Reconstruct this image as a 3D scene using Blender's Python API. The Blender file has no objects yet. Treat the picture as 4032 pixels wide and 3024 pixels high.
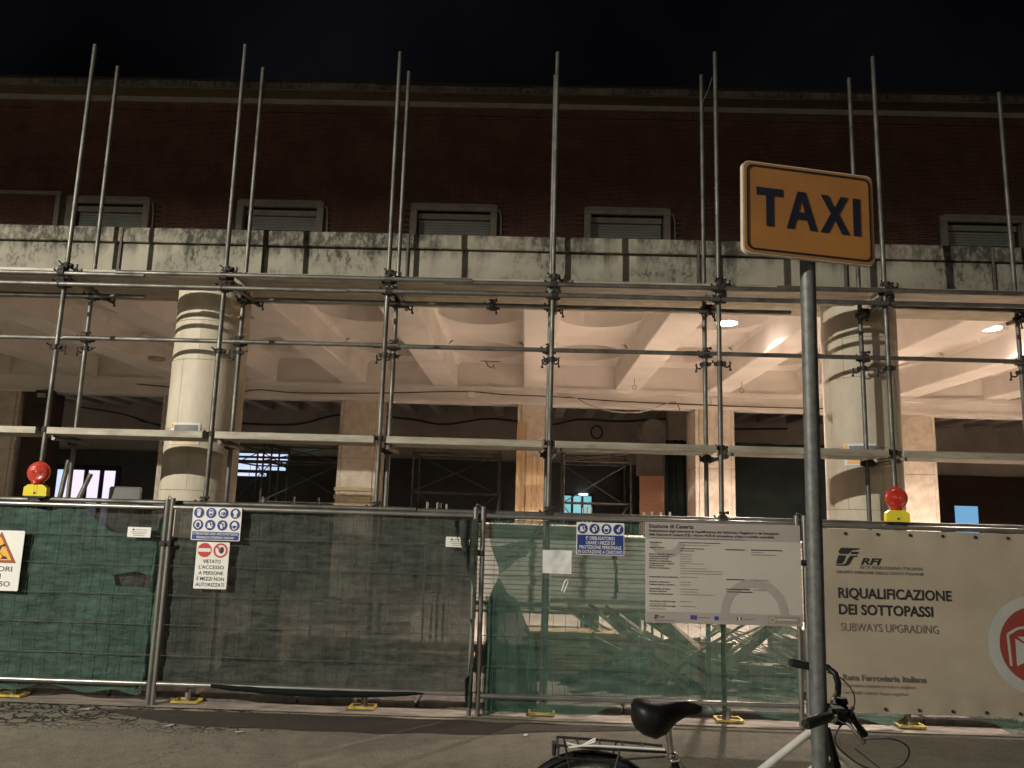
import bpy, math, random
from mathutils import Vector, Matrix, noise
random.seed(7)
SC = bpy.context.scene
COL = SC.collection
R = math.radians

# ------------------------------------------------------------------ camera, sky, light, exposure
cam_d = bpy.data.cameras.new('camera')
cam_d.sensor_fit = 'HORIZONTAL'; cam_d.sensor_width = 36.0; cam_d.lens = 36.0 * 0.77024
cam_d.clip_start = 0.05; cam_d.clip_end = 500
cam = bpy.data.objects.new('camera', cam_d); COL.objects.link(cam)
yaw, pitch, roll = R(-1.1494), R(9.3724), R(1.6893)
fwd = Vector((math.sin(yaw) * math.cos(pitch), math.cos(yaw) * math.cos(pitch), math.sin(pitch)))
rgt = Vector((math.cos(yaw), -math.sin(yaw), 0)); upv = rgt.cross(fwd)
r2 = rgt * math.cos(roll) + upv * math.sin(roll); u2 = upv * math.cos(roll) - rgt * math.sin(roll)
m = Matrix.Identity(4)
for i in range(3):
    m[i][0], m[i][1], m[i][2] = r2[i], u2[i], -fwd[i]
m[0][3], m[1][3], m[2][3] = 0, 0, 1.6443
cam.matrix_world = m
SC.camera = cam

W = bpy.data.worlds.new('World'); SC.world = W; W.use_nodes = True
wn, wl = W.node_tree.nodes, W.node_tree.links
bg = wn['Background']; bg.inputs['Strength'].default_value = 1.0
tc = wn.new('ShaderNodeTexCoord'); nz = wn.new('ShaderNodeTexNoise'); cr = wn.new('ShaderNodeValToRGB')
nz.inputs['Scale'].default_value = 2.2; nz.inputs['Detail'].default_value = 4
cr.color_ramp.elements[0].position = 0.38; cr.color_ramp.elements[0].color = (0.0003, 0.0003, 0.0005, 1)
cr.color_ramp.elements[1].position = 0.72; cr.color_ramp.elements[1].color = (0.0036, 0.0038, 0.0050, 1)
wl.new(tc.outputs['Generated'], nz.inputs['Vector']); wl.new(nz.outputs['Fac'], cr.inputs['Fac'])
wl.new(cr.outputs['Color'], bg.inputs['Color'])

SC.view_settings.view_transform = 'Standard'; SC.view_settings.look = 'None'
SC.view_settings.exposure = 0.0; SC.view_settings.gamma = 1.0
SC.cycles.use_denoising = True
SC.cycles.transparent_max_bounces = 14
SC.cycles.max_bounces = 7; SC.cycles.diffuse_bounces = 4; SC.cycles.glossy_bounces = 2
SC.cycles.sample_clamp_indirect = 20.0
STREET_W, FAR_FILL_W, PORTICO_W = 7000.0, 3800.0, 3100.0

# ------------------------------------------------------------------ helpers
class MB:
    """collects boxes, tubes, lathes and polygons in one mesh"""
    def __init__(s): s.v = []; s.f = []
    def add(s, vs, fs):
        o = len(s.v); s.v += [tuple(p) for p in vs]; s.f += [tuple(i + o for i in f) for f in fs]; return s
    def box(s, x0, x1, y0, y1, z0, z1):
        return s.add([(x0, y0, z0), (x1, y0, z0), (x1, y1, z0), (x0, y1, z0), (x0, y0, z1), (x1, y0, z1), (x1, y1, z1), (x0, y1, z1)],
                     [(0, 3, 2, 1), (4, 5, 6, 7), (0, 1, 5, 4), (1, 2, 6, 5), (2, 3, 7, 6), (3, 0, 4, 7)])
    def bbox(s, x0, x1, y0, y1, z0, z1, b=0.006):
        """box with chamfered edges"""
        vs = []; c = ((x0 + x1) / 2, (y0 + y1) / 2, (z0 + z1) / 2); h = ((x1 - x0) / 2, (y1 - y0) / 2, (z1 - z0) / 2)
        b = min(b, min(h) * 0.9)
        idx = {}
        for sx in (-1, 1):
            for sy in (-1, 1):
                for sz in (-1, 1):
                    for ax in range(3):
                        p = [c[i] + (sx, sy, sz)[i] * (h[i] - (0 if i == ax else b)) for i in range(3)]
                        idx[(sx, sy, sz, ax)] = len(vs); vs.append(p)
        fs = []
        for ax in range(3):
            a, d = [(1, 2), (2, 0), (0, 1)][ax]
            for sg in (-1, 1):
                q = []
                for (p, r) in ((-1, -1), (1, -1), (1, 1), (-1, 1)):
                    k = [0, 0, 0]; k[ax] = sg; k[a] = p; k[d] = r; q.append(idx[(k[0], k[1], k[2], ax)])
                fs.append(tuple(q if sg > 0 else q[::-1]))
        for ax in range(3):
            a, d = [(1, 2), (2, 0), (0, 1)][ax]
            for p in (-1, 1):
                for r in (-1, 1):
                    k0 = [0, 0, 0]; k1 = [0, 0, 0]
                    k0[ax] = -1; k1[ax] = 1
                    for k in (k0, k1): k[a] = p; k[d] = r
                    fs.append((idx[(*k0, a)], idx[(*k1, a)], idx[(*k1, d)], idx[(*k0, d)]))
        for sx in (-1, 1):
            for sy in (-1, 1):
                for sz in (-1, 1):
                    fs.append((idx[(sx, sy, sz, 0)], idx[(sx, sy, sz, 1)], idx[(sx, sy, sz, 2)]))
        return s.add(vs, fs)
    def obox(s, c, size, rot):
        """box turned by euler angles rot about its centre c"""
        from mathutils import Euler
        M = Euler(rot).to_matrix(); h = [d / 2 for d in size]
        vs = [Vector(c) + M @ Vector((x * h[0], y * h[1], z * h[2])) for z in (-1, 1) for x, y in ((-1, -1), (1, -1), (1, 1), (-1, 1))]
        return s.add(vs, [(0, 3, 2, 1), (4, 5, 6, 7), (0, 1, 5, 4), (1, 2, 6, 5), (2, 3, 7, 6), (3, 0, 4, 7)])
    def path(s, pts, r, n=10, caps=True, closed=False):
        """tube along points; r a number or a list"""
        pts = [Vector(p) for p in pts]; N = len(pts); rs = r if isinstance(r, (list, tuple)) else [r] * N
        t0 = (pts[1] - pts[0]).normalized()
        ref = Vector((0, 0, 1)) if abs(t0.z) < 0.9 else Vector((1, 0, 0))
        a = t0.cross(ref).normalized(); vs = []
        for i, p in enumerate(pts):
            if closed: t = (pts[(i + 1) % N] - pts[i - 1]).normalized()
            else: t = (pts[min(i + 1, N - 1)] - pts[max(i - 1, 0)]).normalized()
            a = (a - t * a.dot(t)).normalized(); b = t.cross(a)
            for k in range(n):
                w = 2 * math.pi * k / n; vs.append(p + (a * math.cos(w) + b * math.sin(w)) * rs[i])
        fs = []
        for i in range(N if closed else N - 1):
            for k in range(n):
                j = (i + 1) % N; fs.append((i * n + k, i * n + (k + 1) % n, j * n + (k + 1) % n, j * n + k))
        if caps and not closed: fs += [tuple(range(n))[::-1], tuple((N - 1) * n + k for k in range(n))]
        return s.add(vs, fs)
    def tube(s, p0, p1, r, n=12, caps=True): return s.path([p0, p1], r, n, caps)
    def lathe(s, prof, c, axis='z', n=24):
        """profile [(radius, height)] about an axis through c"""
        vs = []
        for (r, h) in prof:
            for k in range(n):
                w = 2 * math.pi * k / n; x, y = r * math.cos(w), r * math.sin(w)
                p = {'z': (x, y, h), 'y': (x, h, y), 'x': (h, x, y)}[axis]
                vs.append((c[0] + p[0], c[1] + p[1], c[2] + p[2]))
        fs = []
        for i in range(len(prof) - 1):
            for k in range(n): fs.append((i * n + k, i * n + (k + 1) % n, (i + 1) * n + (k + 1) % n, (i + 1) * n + k))
        fs += [tuple(range(n))[::-1], tuple((len(prof) - 1) * n + k for k in range(n))]
        return s.add(vs, fs)
    def plate(s, pts, d0, d1):
        """polygon given as (right, up) extruded along y from -d1 (front) to -d0 (back)"""
        n = len(pts); vs = [(u, -d1, v) for u, v in pts] + [(u, -d0, v) for u, v in pts]
        return s.add(vs, [tuple(range(n)), tuple(range(n, 2 * n))[::-1]] + [(i, n + i, n + (i + 1) % n, (i + 1) % n) for i in range(n)])
    def ring(s, u, v, r0, r1, d0, d1, a0=0, a1=360, n=40):
        full = abs(a1 - a0) >= 360; m_ = n if full else n + 1; vs = []
        for k in range(m_):
            w = R(a0 + (a1 - a0) * k / n); c_, s_ = math.cos(w), math.sin(w)
            vs += [(u + r0 * c_, -d1, v + r0 * s_), (u + r1 * c_, -d1, v + r1 * s_), (u + r1 * c_, -d0, v + r1 * s_), (u + r0 * c_, -d0, v + r0 * s_)]
        fs = []
        for k in range(n):
            i, j = k * 4, ((k + 1) % m_) * 4
            fs += [(i, i + 1, j + 1, j), (i + 1, i + 2, j + 2, j + 1), (i + 3, i, j, j + 3)]
        return s.add(vs, fs)
    def grid(s, fn, nu, nv):
        vs = [fn(i / nu, j / nv) for j in range(nv + 1) for i in range(nu + 1)]
        return s.add(vs, [(j * (nu + 1) + i, j * (nu + 1) + i + 1, (j + 1) * (nu + 1) + i + 1, (j + 1) * (nu + 1) + i) for j in range(nv) for i in range(nu)])
    def mesh(s, name, off=(0, 0, 0)):
        me = bpy.data.meshes.new(name); ox, oy, oz = off
        me.from_pydata([(x - ox, y - oy, z - oz) for x, y, z in s.v], [], s.f); me.validate(); me.update(); return me

def tag(o, label=None, cat=None, group=None, kind=None):
    for k, v in (('label', label), ('category', cat), ('group', group), ('kind', kind)):
        if v: o[k] = v
    return o
def setsmooth(me, ang=40):
    me.polygons.foreach_set('use_smooth', [True] * len(me.polygons))
    try: me.set_sharp_from_angle(angle=R(ang))
    except Exception: pass
def put(name, me, mat, parent=None, loc=(0, 0, 0), rot=None):
    o = bpy.data.objects.new(name, me)
    if mat is not None and not me.materials: me.materials.append(mat)
    COL.objects.link(o); o.location = loc
    if rot: o.rotation_euler = rot
    if parent: o.parent = parent
    return o
def base(o):
    """world origin of a thing's root (roots are the only objects with an offset)"""
    p = Vector((0, 0, 0))
    while o is not None: p += o.location; o = o.parent
    return p
def part(name, mb, mat, parent, smooth=False, ang=40, kind=None, label=None, world=True):
    """mesh given in world coordinates (or the root's own when world=False) under its thing"""
    me = mb.mesh(name, base(parent) if (world and parent) else (0, 0, 0))
    if smooth: setsmooth(me, ang)
    o = put(name, me, mat, parent)
    return tag(o, label=label, kind=kind)
def thing(name, label, cat, loc, group=None, rot=None):
    o = bpy.data.objects.new(name, None); o.empty_display_size = 0.1; COL.objects.link(o); o.location = loc
    if rot: o.rotation_euler = rot
    return tag(o, label, cat, group)
def single(name, mb, mat, label, cat, loc, group=None, smooth=False, kind=None, ang=40):
    me = mb.mesh(name, loc)
    if smooth: setsmooth(me, ang)
    return tag(put(name, me, mat, None, loc), label, cat, group, kind)
def structure(name, mb, mat, loc=(0, 0, 0), smooth=False):
    me = mb.mesh(name, loc)
    if smooth: setsmooth(me)
    return tag(put(name, me, mat, None, loc), kind='structure')

# ------------------------------------------------------------------ materials
def newmat(name):
    M = bpy.data.materials.new(name); M.use_nodes = True
    nt = M.node_tree; return M, nt, nt.nodes, nt.links, nt.nodes['Principled BSDF']
def c4(c): return (c[0], c[1], c[2], 1)
def node(nodes, t, **kw):
    n = nodes.new(t)
    for k, v in kw.items():
        if k in n.inputs: n.inputs[k].default_value = v
        else: setattr(n, k, v)
    return n
def pm(name, a, b=None, scale=8.0, rough=0.7, metal=0.0, bump=0.0, bscale=None, lo=0.35, hi=0.65, stretch=(1, 1, 1), obj=False, spec=None, r2=None):
    """procedural paint: two tones mixed by noise in world space, optional relief"""
    M, nt, N, L, P = newmat(name)
    src = node(N, 'ShaderNodeTexCoord').outputs['Object'] if obj else node(N, 'ShaderNodeNewGeometry').outputs['Position']
    mp = node(N, 'ShaderNodeMapping'); mp.inputs['Scale'].default_value = stretch; L.new(src, mp.inputs['Vector'])
    nzn = node(N, 'ShaderNodeTexNoise', Scale=scale, Detail=6.0, Roughness=0.6); L.new(mp.outputs[0], nzn.inputs['Vector'])
    rp = node(N, 'ShaderNodeValToRGB'); e = rp.color_ramp.elements
    e[0].position, e[1].position = lo, hi; e[0].color = c4(a); e[1].color = c4(b or a)
    L.new(nzn.outputs['Fac'], rp.inputs['Fac']); L.new(rp.outputs['Color'], P.inputs['Base Color'])
    P.inputs['Roughness'].default_value = rough; P.inputs['Metallic'].default_value = metal
    if r2 is not None:
        mr = node(N, 'ShaderNodeMapRange'); mr.inputs['To Min'].default_value = rough; mr.inputs['To Max'].default_value = r2
        mr.inputs['From Min'].default_value = lo; mr.inputs['From Max'].default_value = hi
        L.new(nzn.outputs['Fac'], mr.inputs['Value']); L.new(mr.outputs[0], P.inputs['Roughness'])
    if spec is not None: P.inputs['Specular IOR Level'].default_value = spec
    if bump:
        n2 = node(N, 'ShaderNodeTexNoise', Scale=bscale or scale * 4, Detail=5.0); L.new(mp.outputs[0], n2.inputs['Vector'])
        bp = node(N, 'ShaderNodeBump', Strength=bump, Distance=0.01); L.new(n2.outputs['Fac'], bp.inputs['Height']); L.new(bp.outputs[0], P.inputs['Normal'])
    return M
def emit(name, col, strength, a=None, scale=3.0):
    M, nt, N, L, P = newmat(name); P.inputs['Base Color'].default_value = (0.02, 0.02, 0.02, 1)
    P.inputs['Emission Strength'].default_value = strength; P.inputs['Emission Color'].default_value = c4(col)
    if a:
        g = node(N, 'ShaderNodeTexCoord'); nn = node(N, 'ShaderNodeTexNoise', Scale=scale); rp = node(N, 'ShaderNodeValToRGB')
        rp.color_ramp.elements[0].position = 0.4; rp.color_ramp.elements[1].position = 0.6
        rp.color_ramp.elements[0].color = c4(col); rp.color_ramp.elements[1].color = c4(a)
        L.new(g.outputs['Object'], nn.inputs['Vector']); L.new(nn.outputs['Fac'], rp.inputs['Fac']); L.new(rp.outputs['Color'], P.inputs['Emission Color'])
    return M
def weathered(name, clean, dirty, amount, streak=True, drip=0.0):
    """old concrete: dark lichen blotches and rain streaks"""
    M, nt, N, L, P = newmat(name); g = node(N, 'ShaderNodeNewGeometry')
    big = node(N, 'ShaderNodeTexNoise', Scale=1.7, Detail=3.0); L.new(g.outputs['Position'], big.inputs['Vector'])
    mpf = node(N, 'ShaderNodeMapping'); mpf.inputs['Scale'].default_value = (1.0, 1.0, 0.55); L.new(g.outputs['Position'], mpf.inputs['Vector'])
    fine = node(N, 'ShaderNodeTexNoise', Scale=17.0, Detail=9.0, Roughness=0.78); L.new(mpf.outputs[0], fine.inputs['Vector'])
    mp = node(N, 'ShaderNodeMapping'); mp.inputs['Scale'].default_value = (5.5, 5.5, 0.35); L.new(g.outputs['Position'], mp.inputs['Vector'])
    st = node(N, 'ShaderNodeTexNoise', Scale=1.6, Detail=5.0); L.new(mp.outputs[0], st.inputs['Vector'])
    def ramp(x, lo, hi):
        r = node(N, 'ShaderNodeMapRange'); r.inputs['From Min'].default_value = lo; r.inputs['From Max'].default_value = hi; L.new(x, r.inputs['Value']); return r.outputs[0]
    def mth(op, a_, b_):
        n = node(N, 'ShaderNodeMath', operation=op)
        for i, x in enumerate((a_, b_)):
            if isinstance(x, (int, float)): n.inputs[i].default_value = x
            else: L.new(x, n.inputs[i])
        return n.outputs[0]
    blot = mth('MULTIPLY', ramp(fine.outputs['Fac'], 0.54 - amount * 0.10, 0.60 - amount * 0.06), ramp(big.outputs['Fac'], 0.52 - amount * 0.22, 0.62 - amount * 0.05))
    stk = mth('MULTIPLY', ramp(st.outputs['Fac'], 0.50, 0.78), amount * 0.55 if streak else 0.0)
    if drip:
        sp_ = node(N, 'ShaderNodeSeparateXYZ'); L.new(g.outputs['Position'], sp_.inputs[0])
        edge = mth('ADD', ramp(sp_.outputs['Z'], drip - 0.30, drip), mth('MULTIPLY', st.outputs['Fac'], 1.9))
        edge = mth('ADD', edge, mth('MULTIPLY', fine.outputs['Fac'], 0.5))
        stk = mth('MAXIMUM', mth('MULTIPLY', ramp(edge, 1.85, 2.5), 0.95), stk)
    tot = mth('MINIMUM', mth('ADD', mth('MULTIPLY', blot, 0.88), stk), 1.0)
    mid = node(N, 'ShaderNodeMixRGB'); mid.inputs[1].default_value = c4(clean); mid.inputs[2].default_value = c4([x * 0.62 for x in clean])
    L.new(ramp(big.outputs['Fac'], 0.35, 0.65), mid.inputs[0])
    mix = node(N, 'ShaderNodeMixRGB'); mix.inputs[2].default_value = c4(dirty); L.new(tot, mix.inputs[0]); L.new(mid.outputs[0], mix.inputs[1])
    L.new(mix.outputs[0], P.inputs['Base Color']); P.inputs['Roughness'].default_value = 0.9
    bp = node(N, 'ShaderNodeBump', Strength=0.5, Distance=0.01); L.new(fine.outputs['Fac'], bp.inputs['Height']); L.new(bp.outputs[0], P.inputs['Normal'])
    return M
def netting(name, col, opacity, var=0.18):
    """woven debris net: part of the light passes straight through the holes"""
    M, nt, N, L, P = newmat(name); N.remove(P); out = N['Material Output']; g = node(N, 'ShaderNodeNewGeometry')
    mp = node(N, 'ShaderNodeMapping'); mp.inputs['Scale'].default_value = (2.5, 2.5, 13.0); L.new(g.outputs['Position'], mp.inputs['Vector'])
    n1 = node(N, 'ShaderNodeTexNoise', Scale=2.2, Detail=6.0, Roughness=0.65); L.new(mp.outputs[0], n1.inputs['Vector'])
    n2 = node(N, 'ShaderNodeTexNoise', Scale=2.6, Detail=4.0); L.new(g.outputs['Position'], n2.inputs['Vector'])
    rp = node(N, 'ShaderNodeValToRGB'); e = rp.color_ramp.elements; e[0].position, e[1].position = 0.35, 0.72
    e[0].color = c4([x * 0.72 for x in col]); e[1].color = c4([x * 1.4 + 0.018 for x in col]); L.new(n1.outputs['Fac'], rp.inputs['Fac'])  # stretched noise paints wrinkle highlights into the net colour
    df = node(N, 'ShaderNodeBsdfDiffuse'); tl = node(N, 'ShaderNodeBsdfTranslucent'); L.new(rp.outputs[0], df.inputs[0]); L.new(rp.outputs[0], tl.inputs[0])
    m1 = node(N, 'ShaderNodeMixShader'); m1.inputs[0].default_value = 0.3; L.new(df.outputs[0], m1.inputs[1]); L.new(tl.outputs[0], m1.inputs[2])
    tr = node(N, 'ShaderNodeBsdfTransparent'); mr = node(N, 'ShaderNodeMapRange')
    mr.inputs['From Min'].default_value = 0.3; mr.inputs['From Max'].default_value = 0.7
    mr.inputs['To Min'].default_value = opacity - var; mr.inputs['To Max'].default_value = min(1.0, opacity + var)
    L.new(n2.outputs['Fac'], mr.inputs['Value'])
    m2 = node(N, 'ShaderNodeMixShader'); L.new(mr.outputs[0], m2.inputs[0]); L.new(tr.outputs[0], m2.inputs[1]); L.new(m1.outputs[0], m2.inputs[2])
    L.new(m2.outputs[0], out.inputs['Surface'])
    n4 = node(N, 'ShaderNodeTexNoise', Scale=9.0, Detail=7.0, Roughness=0.7); mp4 = node(N, 'ShaderNodeMapping'); mp4.inputs['Scale'].default_value = (1, 1, 2.6); L.new(g.outputs['Position'], mp4.inputs['Vector']); L.new(mp4.outputs[0], n4.inputs['Vector'])
    bp = node(N, 'ShaderNodeBump', Strength=1.0, Distance=0.03); L.new(n4.outputs['Fac'], bp.inputs['Height']); L.new(bp.outputs[0], df.inputs['Normal'])
    return M
def asphalt(name, a, b, cracks=0.0):
    M, nt, N, L, P = newmat(name); g = node(N, 'ShaderNodeNewGeometry')
    n1 = node(N, 'ShaderNodeTexNoise', Scale=1.1, Detail=5.0); n2 = node(N, 'ShaderNodeTexNoise', Scale=70.0, Detail=4.0, Roughness=0.75)
    n3 = node(N, 'ShaderNodeTexNoise', Scale=9.0, Detail=6.0, Roughness=0.7)
    for n in (n1, n2, n3): L.new(g.outputs['Position'], n.inputs['Vector'])
    rp = node(N, 'ShaderNodeValToRGB'); e = rp.color_ramp.elements; e[0].position, e[1].position = 0.3, 0.7; e[0].color = c4(a); e[1].color = c4(b)
    mx = node(N, 'ShaderNodeMath', operation='ADD'); sc_ = node(N, 'ShaderNodeMath', operation='MULTIPLY'); sc_.inputs[1].default_value = 0.5
    L.new(n3.outputs['Fac'], sc_.inputs[0]); L.new(sc_.outputs[0], mx.inputs[0])
    s2 = node(N, 'ShaderNodeMath', operation='MULTIPLY'); s2.inputs[1].default_value = 0.5; L.new(n1.outputs['Fac'], s2.inputs[0]); L.new(s2.outputs[0], mx.inputs[1])
    gr = node(N, 'ShaderNodeMath', operation='MULTIPLY_ADD'); gr.inputs[1].default_value = 1.0; L.new(n2.outputs['Fac'], gr.inputs[0]); sb_ = node(N, 'ShaderNodeMath', operation='SUBTRACT'); sb_.inputs[1].default_value = 0.5; L.new(mx.outputs[0], sb_.inputs[0]); L.new(sb_.outputs[0], gr.inputs[2])
    L.new(gr.outputs[0], rp.inputs['Fac'])
    col = rp.outputs[0]; hgt = n2.outputs['Fac']
    if cracks:
        # a band of alligator cracking along the gutter, left of the first grey panel
        vv = node(N, 'ShaderNodeTexVoronoi', Scale=5.2); vv.feature = 'DISTANCE_TO_EDGE'
        wob = node(N, 'ShaderNodeTexNoise', Scale=7.0, Detail=3.0); L.new(g.outputs['Position'], wob.inputs['Vector'])
        ad = node(N, 'ShaderNodeMixRGB'); ad.blend_type = 'ADD'; ad.inputs[0].default_value = 0.45
        st_ = node(N, 'ShaderNodeMapping'); st_.inputs['Scale'].default_value = (0.8, 1.6, 1); L.new(g.outputs['Position'], st_.inputs['Vector'])
        L.new(st_.outputs[0], ad.inputs[1]); L.new(wob.outputs['Color'], ad.inputs[2]); L.new(ad.outputs[0], vv.inputs['Vector'])
        cl = node(N, 'ShaderNodeMapRange'); cl.inputs['From Min'].default_value = 0.02; cl.inputs['From Max'].default_value = 0.13
        cl.inputs['To Min'].default_value = 1.0; cl.inputs['To Max'].default_value = 0.0; L.new(vv.outputs['Distance'], cl.inputs['Value'])
        sp = node(N, 'ShaderNodeSeparateXYZ'); L.new(g.outputs['Position'], sp.inputs[0])
        wb = node(N, 'ShaderNodeMath', operation='MULTIPLY_ADD'); wb.inputs[1].default_value = 0.9; L.new(n1.outputs['Fac'], wb.inputs[0]); L.new(sp.outputs['Y'], wb.inputs[2])
        y0 = node(N, 'ShaderNodeMapRange'); y0.inputs['From Min'].default_value = 6.35; y0.inputs['From Max'].default_value = 6.6; L.new(wb.outputs[0], y0.inputs['Value'])
        x0 = node(N, 'ShaderNodeMapRange'); x0.inputs['From Min'].default_value = -1.5; x0.inputs['From Max'].default_value = -2.1; L.new(sp.outputs['X'], x0.inputs['Value'])
        m1 = node(N, 'ShaderNodeMath', operation='MULTIPLY'); m2 = node(N, 'ShaderNodeMath', operation='MULTIPLY')
        L.new(y0.outputs[0], m1.inputs[0]); L.new(x0.outputs[0], m1.inputs[1]); L.new(m1.outputs[0], m2.inputs[0]); L.new(cl.outputs[0], m2.inputs[1])
        # a few long wandering cracks everywhere
        v2 = node(N, 'ShaderNodeTexVoronoi', Scale=0.55); v2.feature = 'DISTANCE_TO_EDGE'; L.new(ad.outputs[0], v2.inputs['Vector'])
        c2 = node(N, 'ShaderNodeMapRange'); c2.inputs['From Min'].default_value = 0.0005; c2.inputs['From Max'].default_value = 0.004
        c2.inputs['To Min'].default_value = 0.45; c2.inputs['To Max'].default_value = 0.0; L.new(v2.outputs['Distance'], c2.inputs['Value'])
        mm = node(N, 'ShaderNodeMath', operation='MAXIMUM'); L.new(m2.outputs[0], mm.inputs[0]); L.new(c2.outputs[0], mm.inputs[1])
        dk = node(N, 'ShaderNodeMixRGB'); dk.inputs[2].default_value = (0.012, 0.011, 0.010, 1); L.new(mm.outputs[0], dk.inputs[0]); L.new(col, dk.inputs[1]); col = dk.outputs[0]
        hs = node(N, 'ShaderNodeMath', operation='MULTIPLY_ADD'); hs.inputs[1].default_value = -2.5; L.new(mm.outputs[0], hs.inputs[0]); L.new(hgt, hs.inputs[2]); hgt = hs.outputs[0]
    L.new(col, P.inputs['Base Color']); P.inputs['Roughness'].default_value = 0.85
    bp = node(N, 'ShaderNodeBump', Strength=0.7, Distance=0.006); L.new(hgt, bp.inputs['Height']); L.new(bp.outputs[0], P.inputs['Normal'])
    return M

MT = {}
MT['asphalt'] = asphalt('asphalt', (0.135, 0.120, 0.092), (0.30, 0.268, 0.208), 1.0)
MT['patch'] = asphalt('damp_asphalt', (0.040, 0.032, 0.023), (0.075, 0.062, 0.046))
MT['gutter'] = pm('gutter_concrete', (0.30, 0.26, 0.21), (0.15, 0.13, 0.11), 3.5, 0.9, bump=0.4, bscale=60, stretch=(1, 4, 1))
MT['kerb'] = pm('kerb_stone', (0.20, 0.175, 0.15), (0.085, 0.075, 0.065), 9, 0.85, bump=0.6, bscale=40)
MT['floor'] = pm('dusty_floor', (0.48, 0.43, 0.365), (0.36, 0.32, 0.27), 1.6, 0.85, bump=0.3, bscale=30)
MT['frieze'] = weathered('frieze_concrete', (0.34, 0.315, 0.25), (0.050, 0.047, 0.037), 0.42, drip=4.19)
MT['coping'] = weathered('coping_concrete', (0.29, 0.265, 0.205), (0.040, 0.038, 0.030), 1.05, drip=4.40)
MT['cornice'] = weathered('cornice_concrete', (0.24, 0.22, 0.17), (0.05, 0.055, 0.05), 0.9)
MT['cornice_soffit'] = pm('cornice_render', (0.26, 0.20, 0.12), (0.20, 0.155, 0.095), 2, 0.9)
MT['brick'] = pm('red_brick', (0.185, 0.085, 0.055), (0.115, 0.055, 0.037), 2.5, 0.85, bump=0.3, bscale=60)
MT['seam'] = pm('seam_strip', (0.075, 0.070, 0.055), (0.12, 0.11, 0.09), 9, 0.9)
MT['dirt'] = pm('floor_dimming_dirt', (0.105, 0.088, 0.066), (0.19, 0.16, 0.125), 5, 0.95, bump=0.6, bscale=30)
MT['brown'] = pm('shaded_pier_and_dado', (0.050, 0.028, 0.018), (0.035, 0.020, 0.014), 5, 0.8)  # dado colour; on the left pier it also carries painted shade
MT['mortar'] = pm('mortar', (0.09, 0.05, 0.035), (0.06, 0.035, 0.025), 6, 0.95)
MT['stone_frame'] = pm('window_stone', (0.36, 0.31, 0.24), (0.26, 0.23, 0.18), 4, 0.85)
MT['shutter'] = pm('shutter_slat', (0.34, 0.35, 0.30), (0.27, 0.28, 0.24), 3, 0.55)
MT['dark'] = pm('dark_void', (0.012, 0.012, 0.012), (0.02, 0.02, 0.02), 4, 0.9)
MT['plaster'] = pm('ceiling_paint', (0.80, 0.745, 0.695), (0.64, 0.585, 0.535), 1.3, 0.85, bump=0.12, bscale=9, lo=0.25, hi=0.75)
MT['plaster_old'] = pm('old_plaster', (0.50, 0.44, 0.385), (0.36, 0.32, 0.28), 1.4, 0.9, bump=0.25, bscale=14)
MT['travertine'] = pm('travertine', (0.60, 0.53, 0.42), (0.47, 0.41, 0.32), 4.5, 0.6, bump=0.25, bscale=40, stretch=(1, 1, 0.35))
MT['pillar'] = pm('pillar_stone', (0.64, 0.555, 0.46), (0.49, 0.41, 0.325), 7, 0.7, bump=0.3, bscale=50)
MT['joint'] = pm('joint_mortar', (0.34, 0.30, 0.235), (0.25, 0.22, 0.17), 8, 0.95)
MT['steel'] = pm('galvanised_tube', (0.21, 0.205, 0.185), (0.085, 0.080, 0.068), 5.0, 0.42, 0.65, r2=0.65, lo=0.3, hi=0.7)
MT['steel2'] = pm('fence_zinc', (0.34, 0.33, 0.30), (0.24, 0.235, 0.215), 6, 0.36, 0.7)
MT['wire'] = pm('mesh_wire', (0.22, 0.215, 0.195), (0.15, 0.145, 0.13), 6, 0.45, 0.6)
MT['post'] = pm('post_zinc', (0.145, 0.15, 0.142), (0.085, 0.09, 0.085), 30, 0.55, 0.35)
MT['deck'] = pm('deck_plank', (0.44, 0.40, 0.32), (0.25, 0.225, 0.175), 3.2, 0.6, 0.15, bump=0.25, bscale=30, stretch=(1, 4, 4))
MT['coupler'] = pm('coupler_iron', (0.014, 0.012, 0.010), (0.032, 0.024, 0.017), 20, 0.7, 0.0, bump=0.4, bscale=80)
MT['yellow'] = pm('yellow_paint', (0.60, 0.46, 0.07), (0.30, 0.22, 0.06), 16, 0.6)
MT['lamp_yellow'] = pm('lamp_yellow', (0.80, 0.68, 0.02), (0.72, 0.60, 0.02), 6, 0.4)
MT['black'] = pm('black_rubber', (0.012, 0.012, 0.012), (0.02, 0.019, 0.018), 12, 0.5)
MT['gloss_black'] = pm('black_vinyl', (0.006, 0.006, 0.006), (0.010, 0.009, 0.009), 10, 0.45, spec=0.22)
MT['chrome'] = pm('worn_chrome', (0.62, 0.61, 0.57), (0.45, 0.43, 0.39), 16, 0.22, 1.0)
MT['silver'] = pm('silver_paint', (0.62, 0.61, 0.57), (0.54, 0.53, 0.5), 16, 0.3, 0.2)
MT['white'] = pm('sign_white', (0.80, 0.79, 0.74), (0.74, 0.73, 0.68), 5, 0.5)
MT['paper'] = pm('paper', (0.74, 0.74, 0.72), (0.62, 0.62, 0.60), 10, 0.7, bump=0.5, bscale=9)
MT['blue'] = pm('sign_blue', (0.015, 0.035, 0.20), (0.02, 0.045, 0.24), 6, 0.5)
MT['red'] = pm('sign_red', (0.55, 0.035, 0.03), (0.48, 0.03, 0.03), 6, 0.5)
MT['orange'] = pm('sign_amber', (0.80, 0.42, 0.045), (0.72, 0.37, 0.04), 6, 0.5)
MT['brownred'] = pm('sign_brown_red', (0.30, 0.07, 0.04), (0.26, 0.06, 0.035), 6, 0.5)
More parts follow.
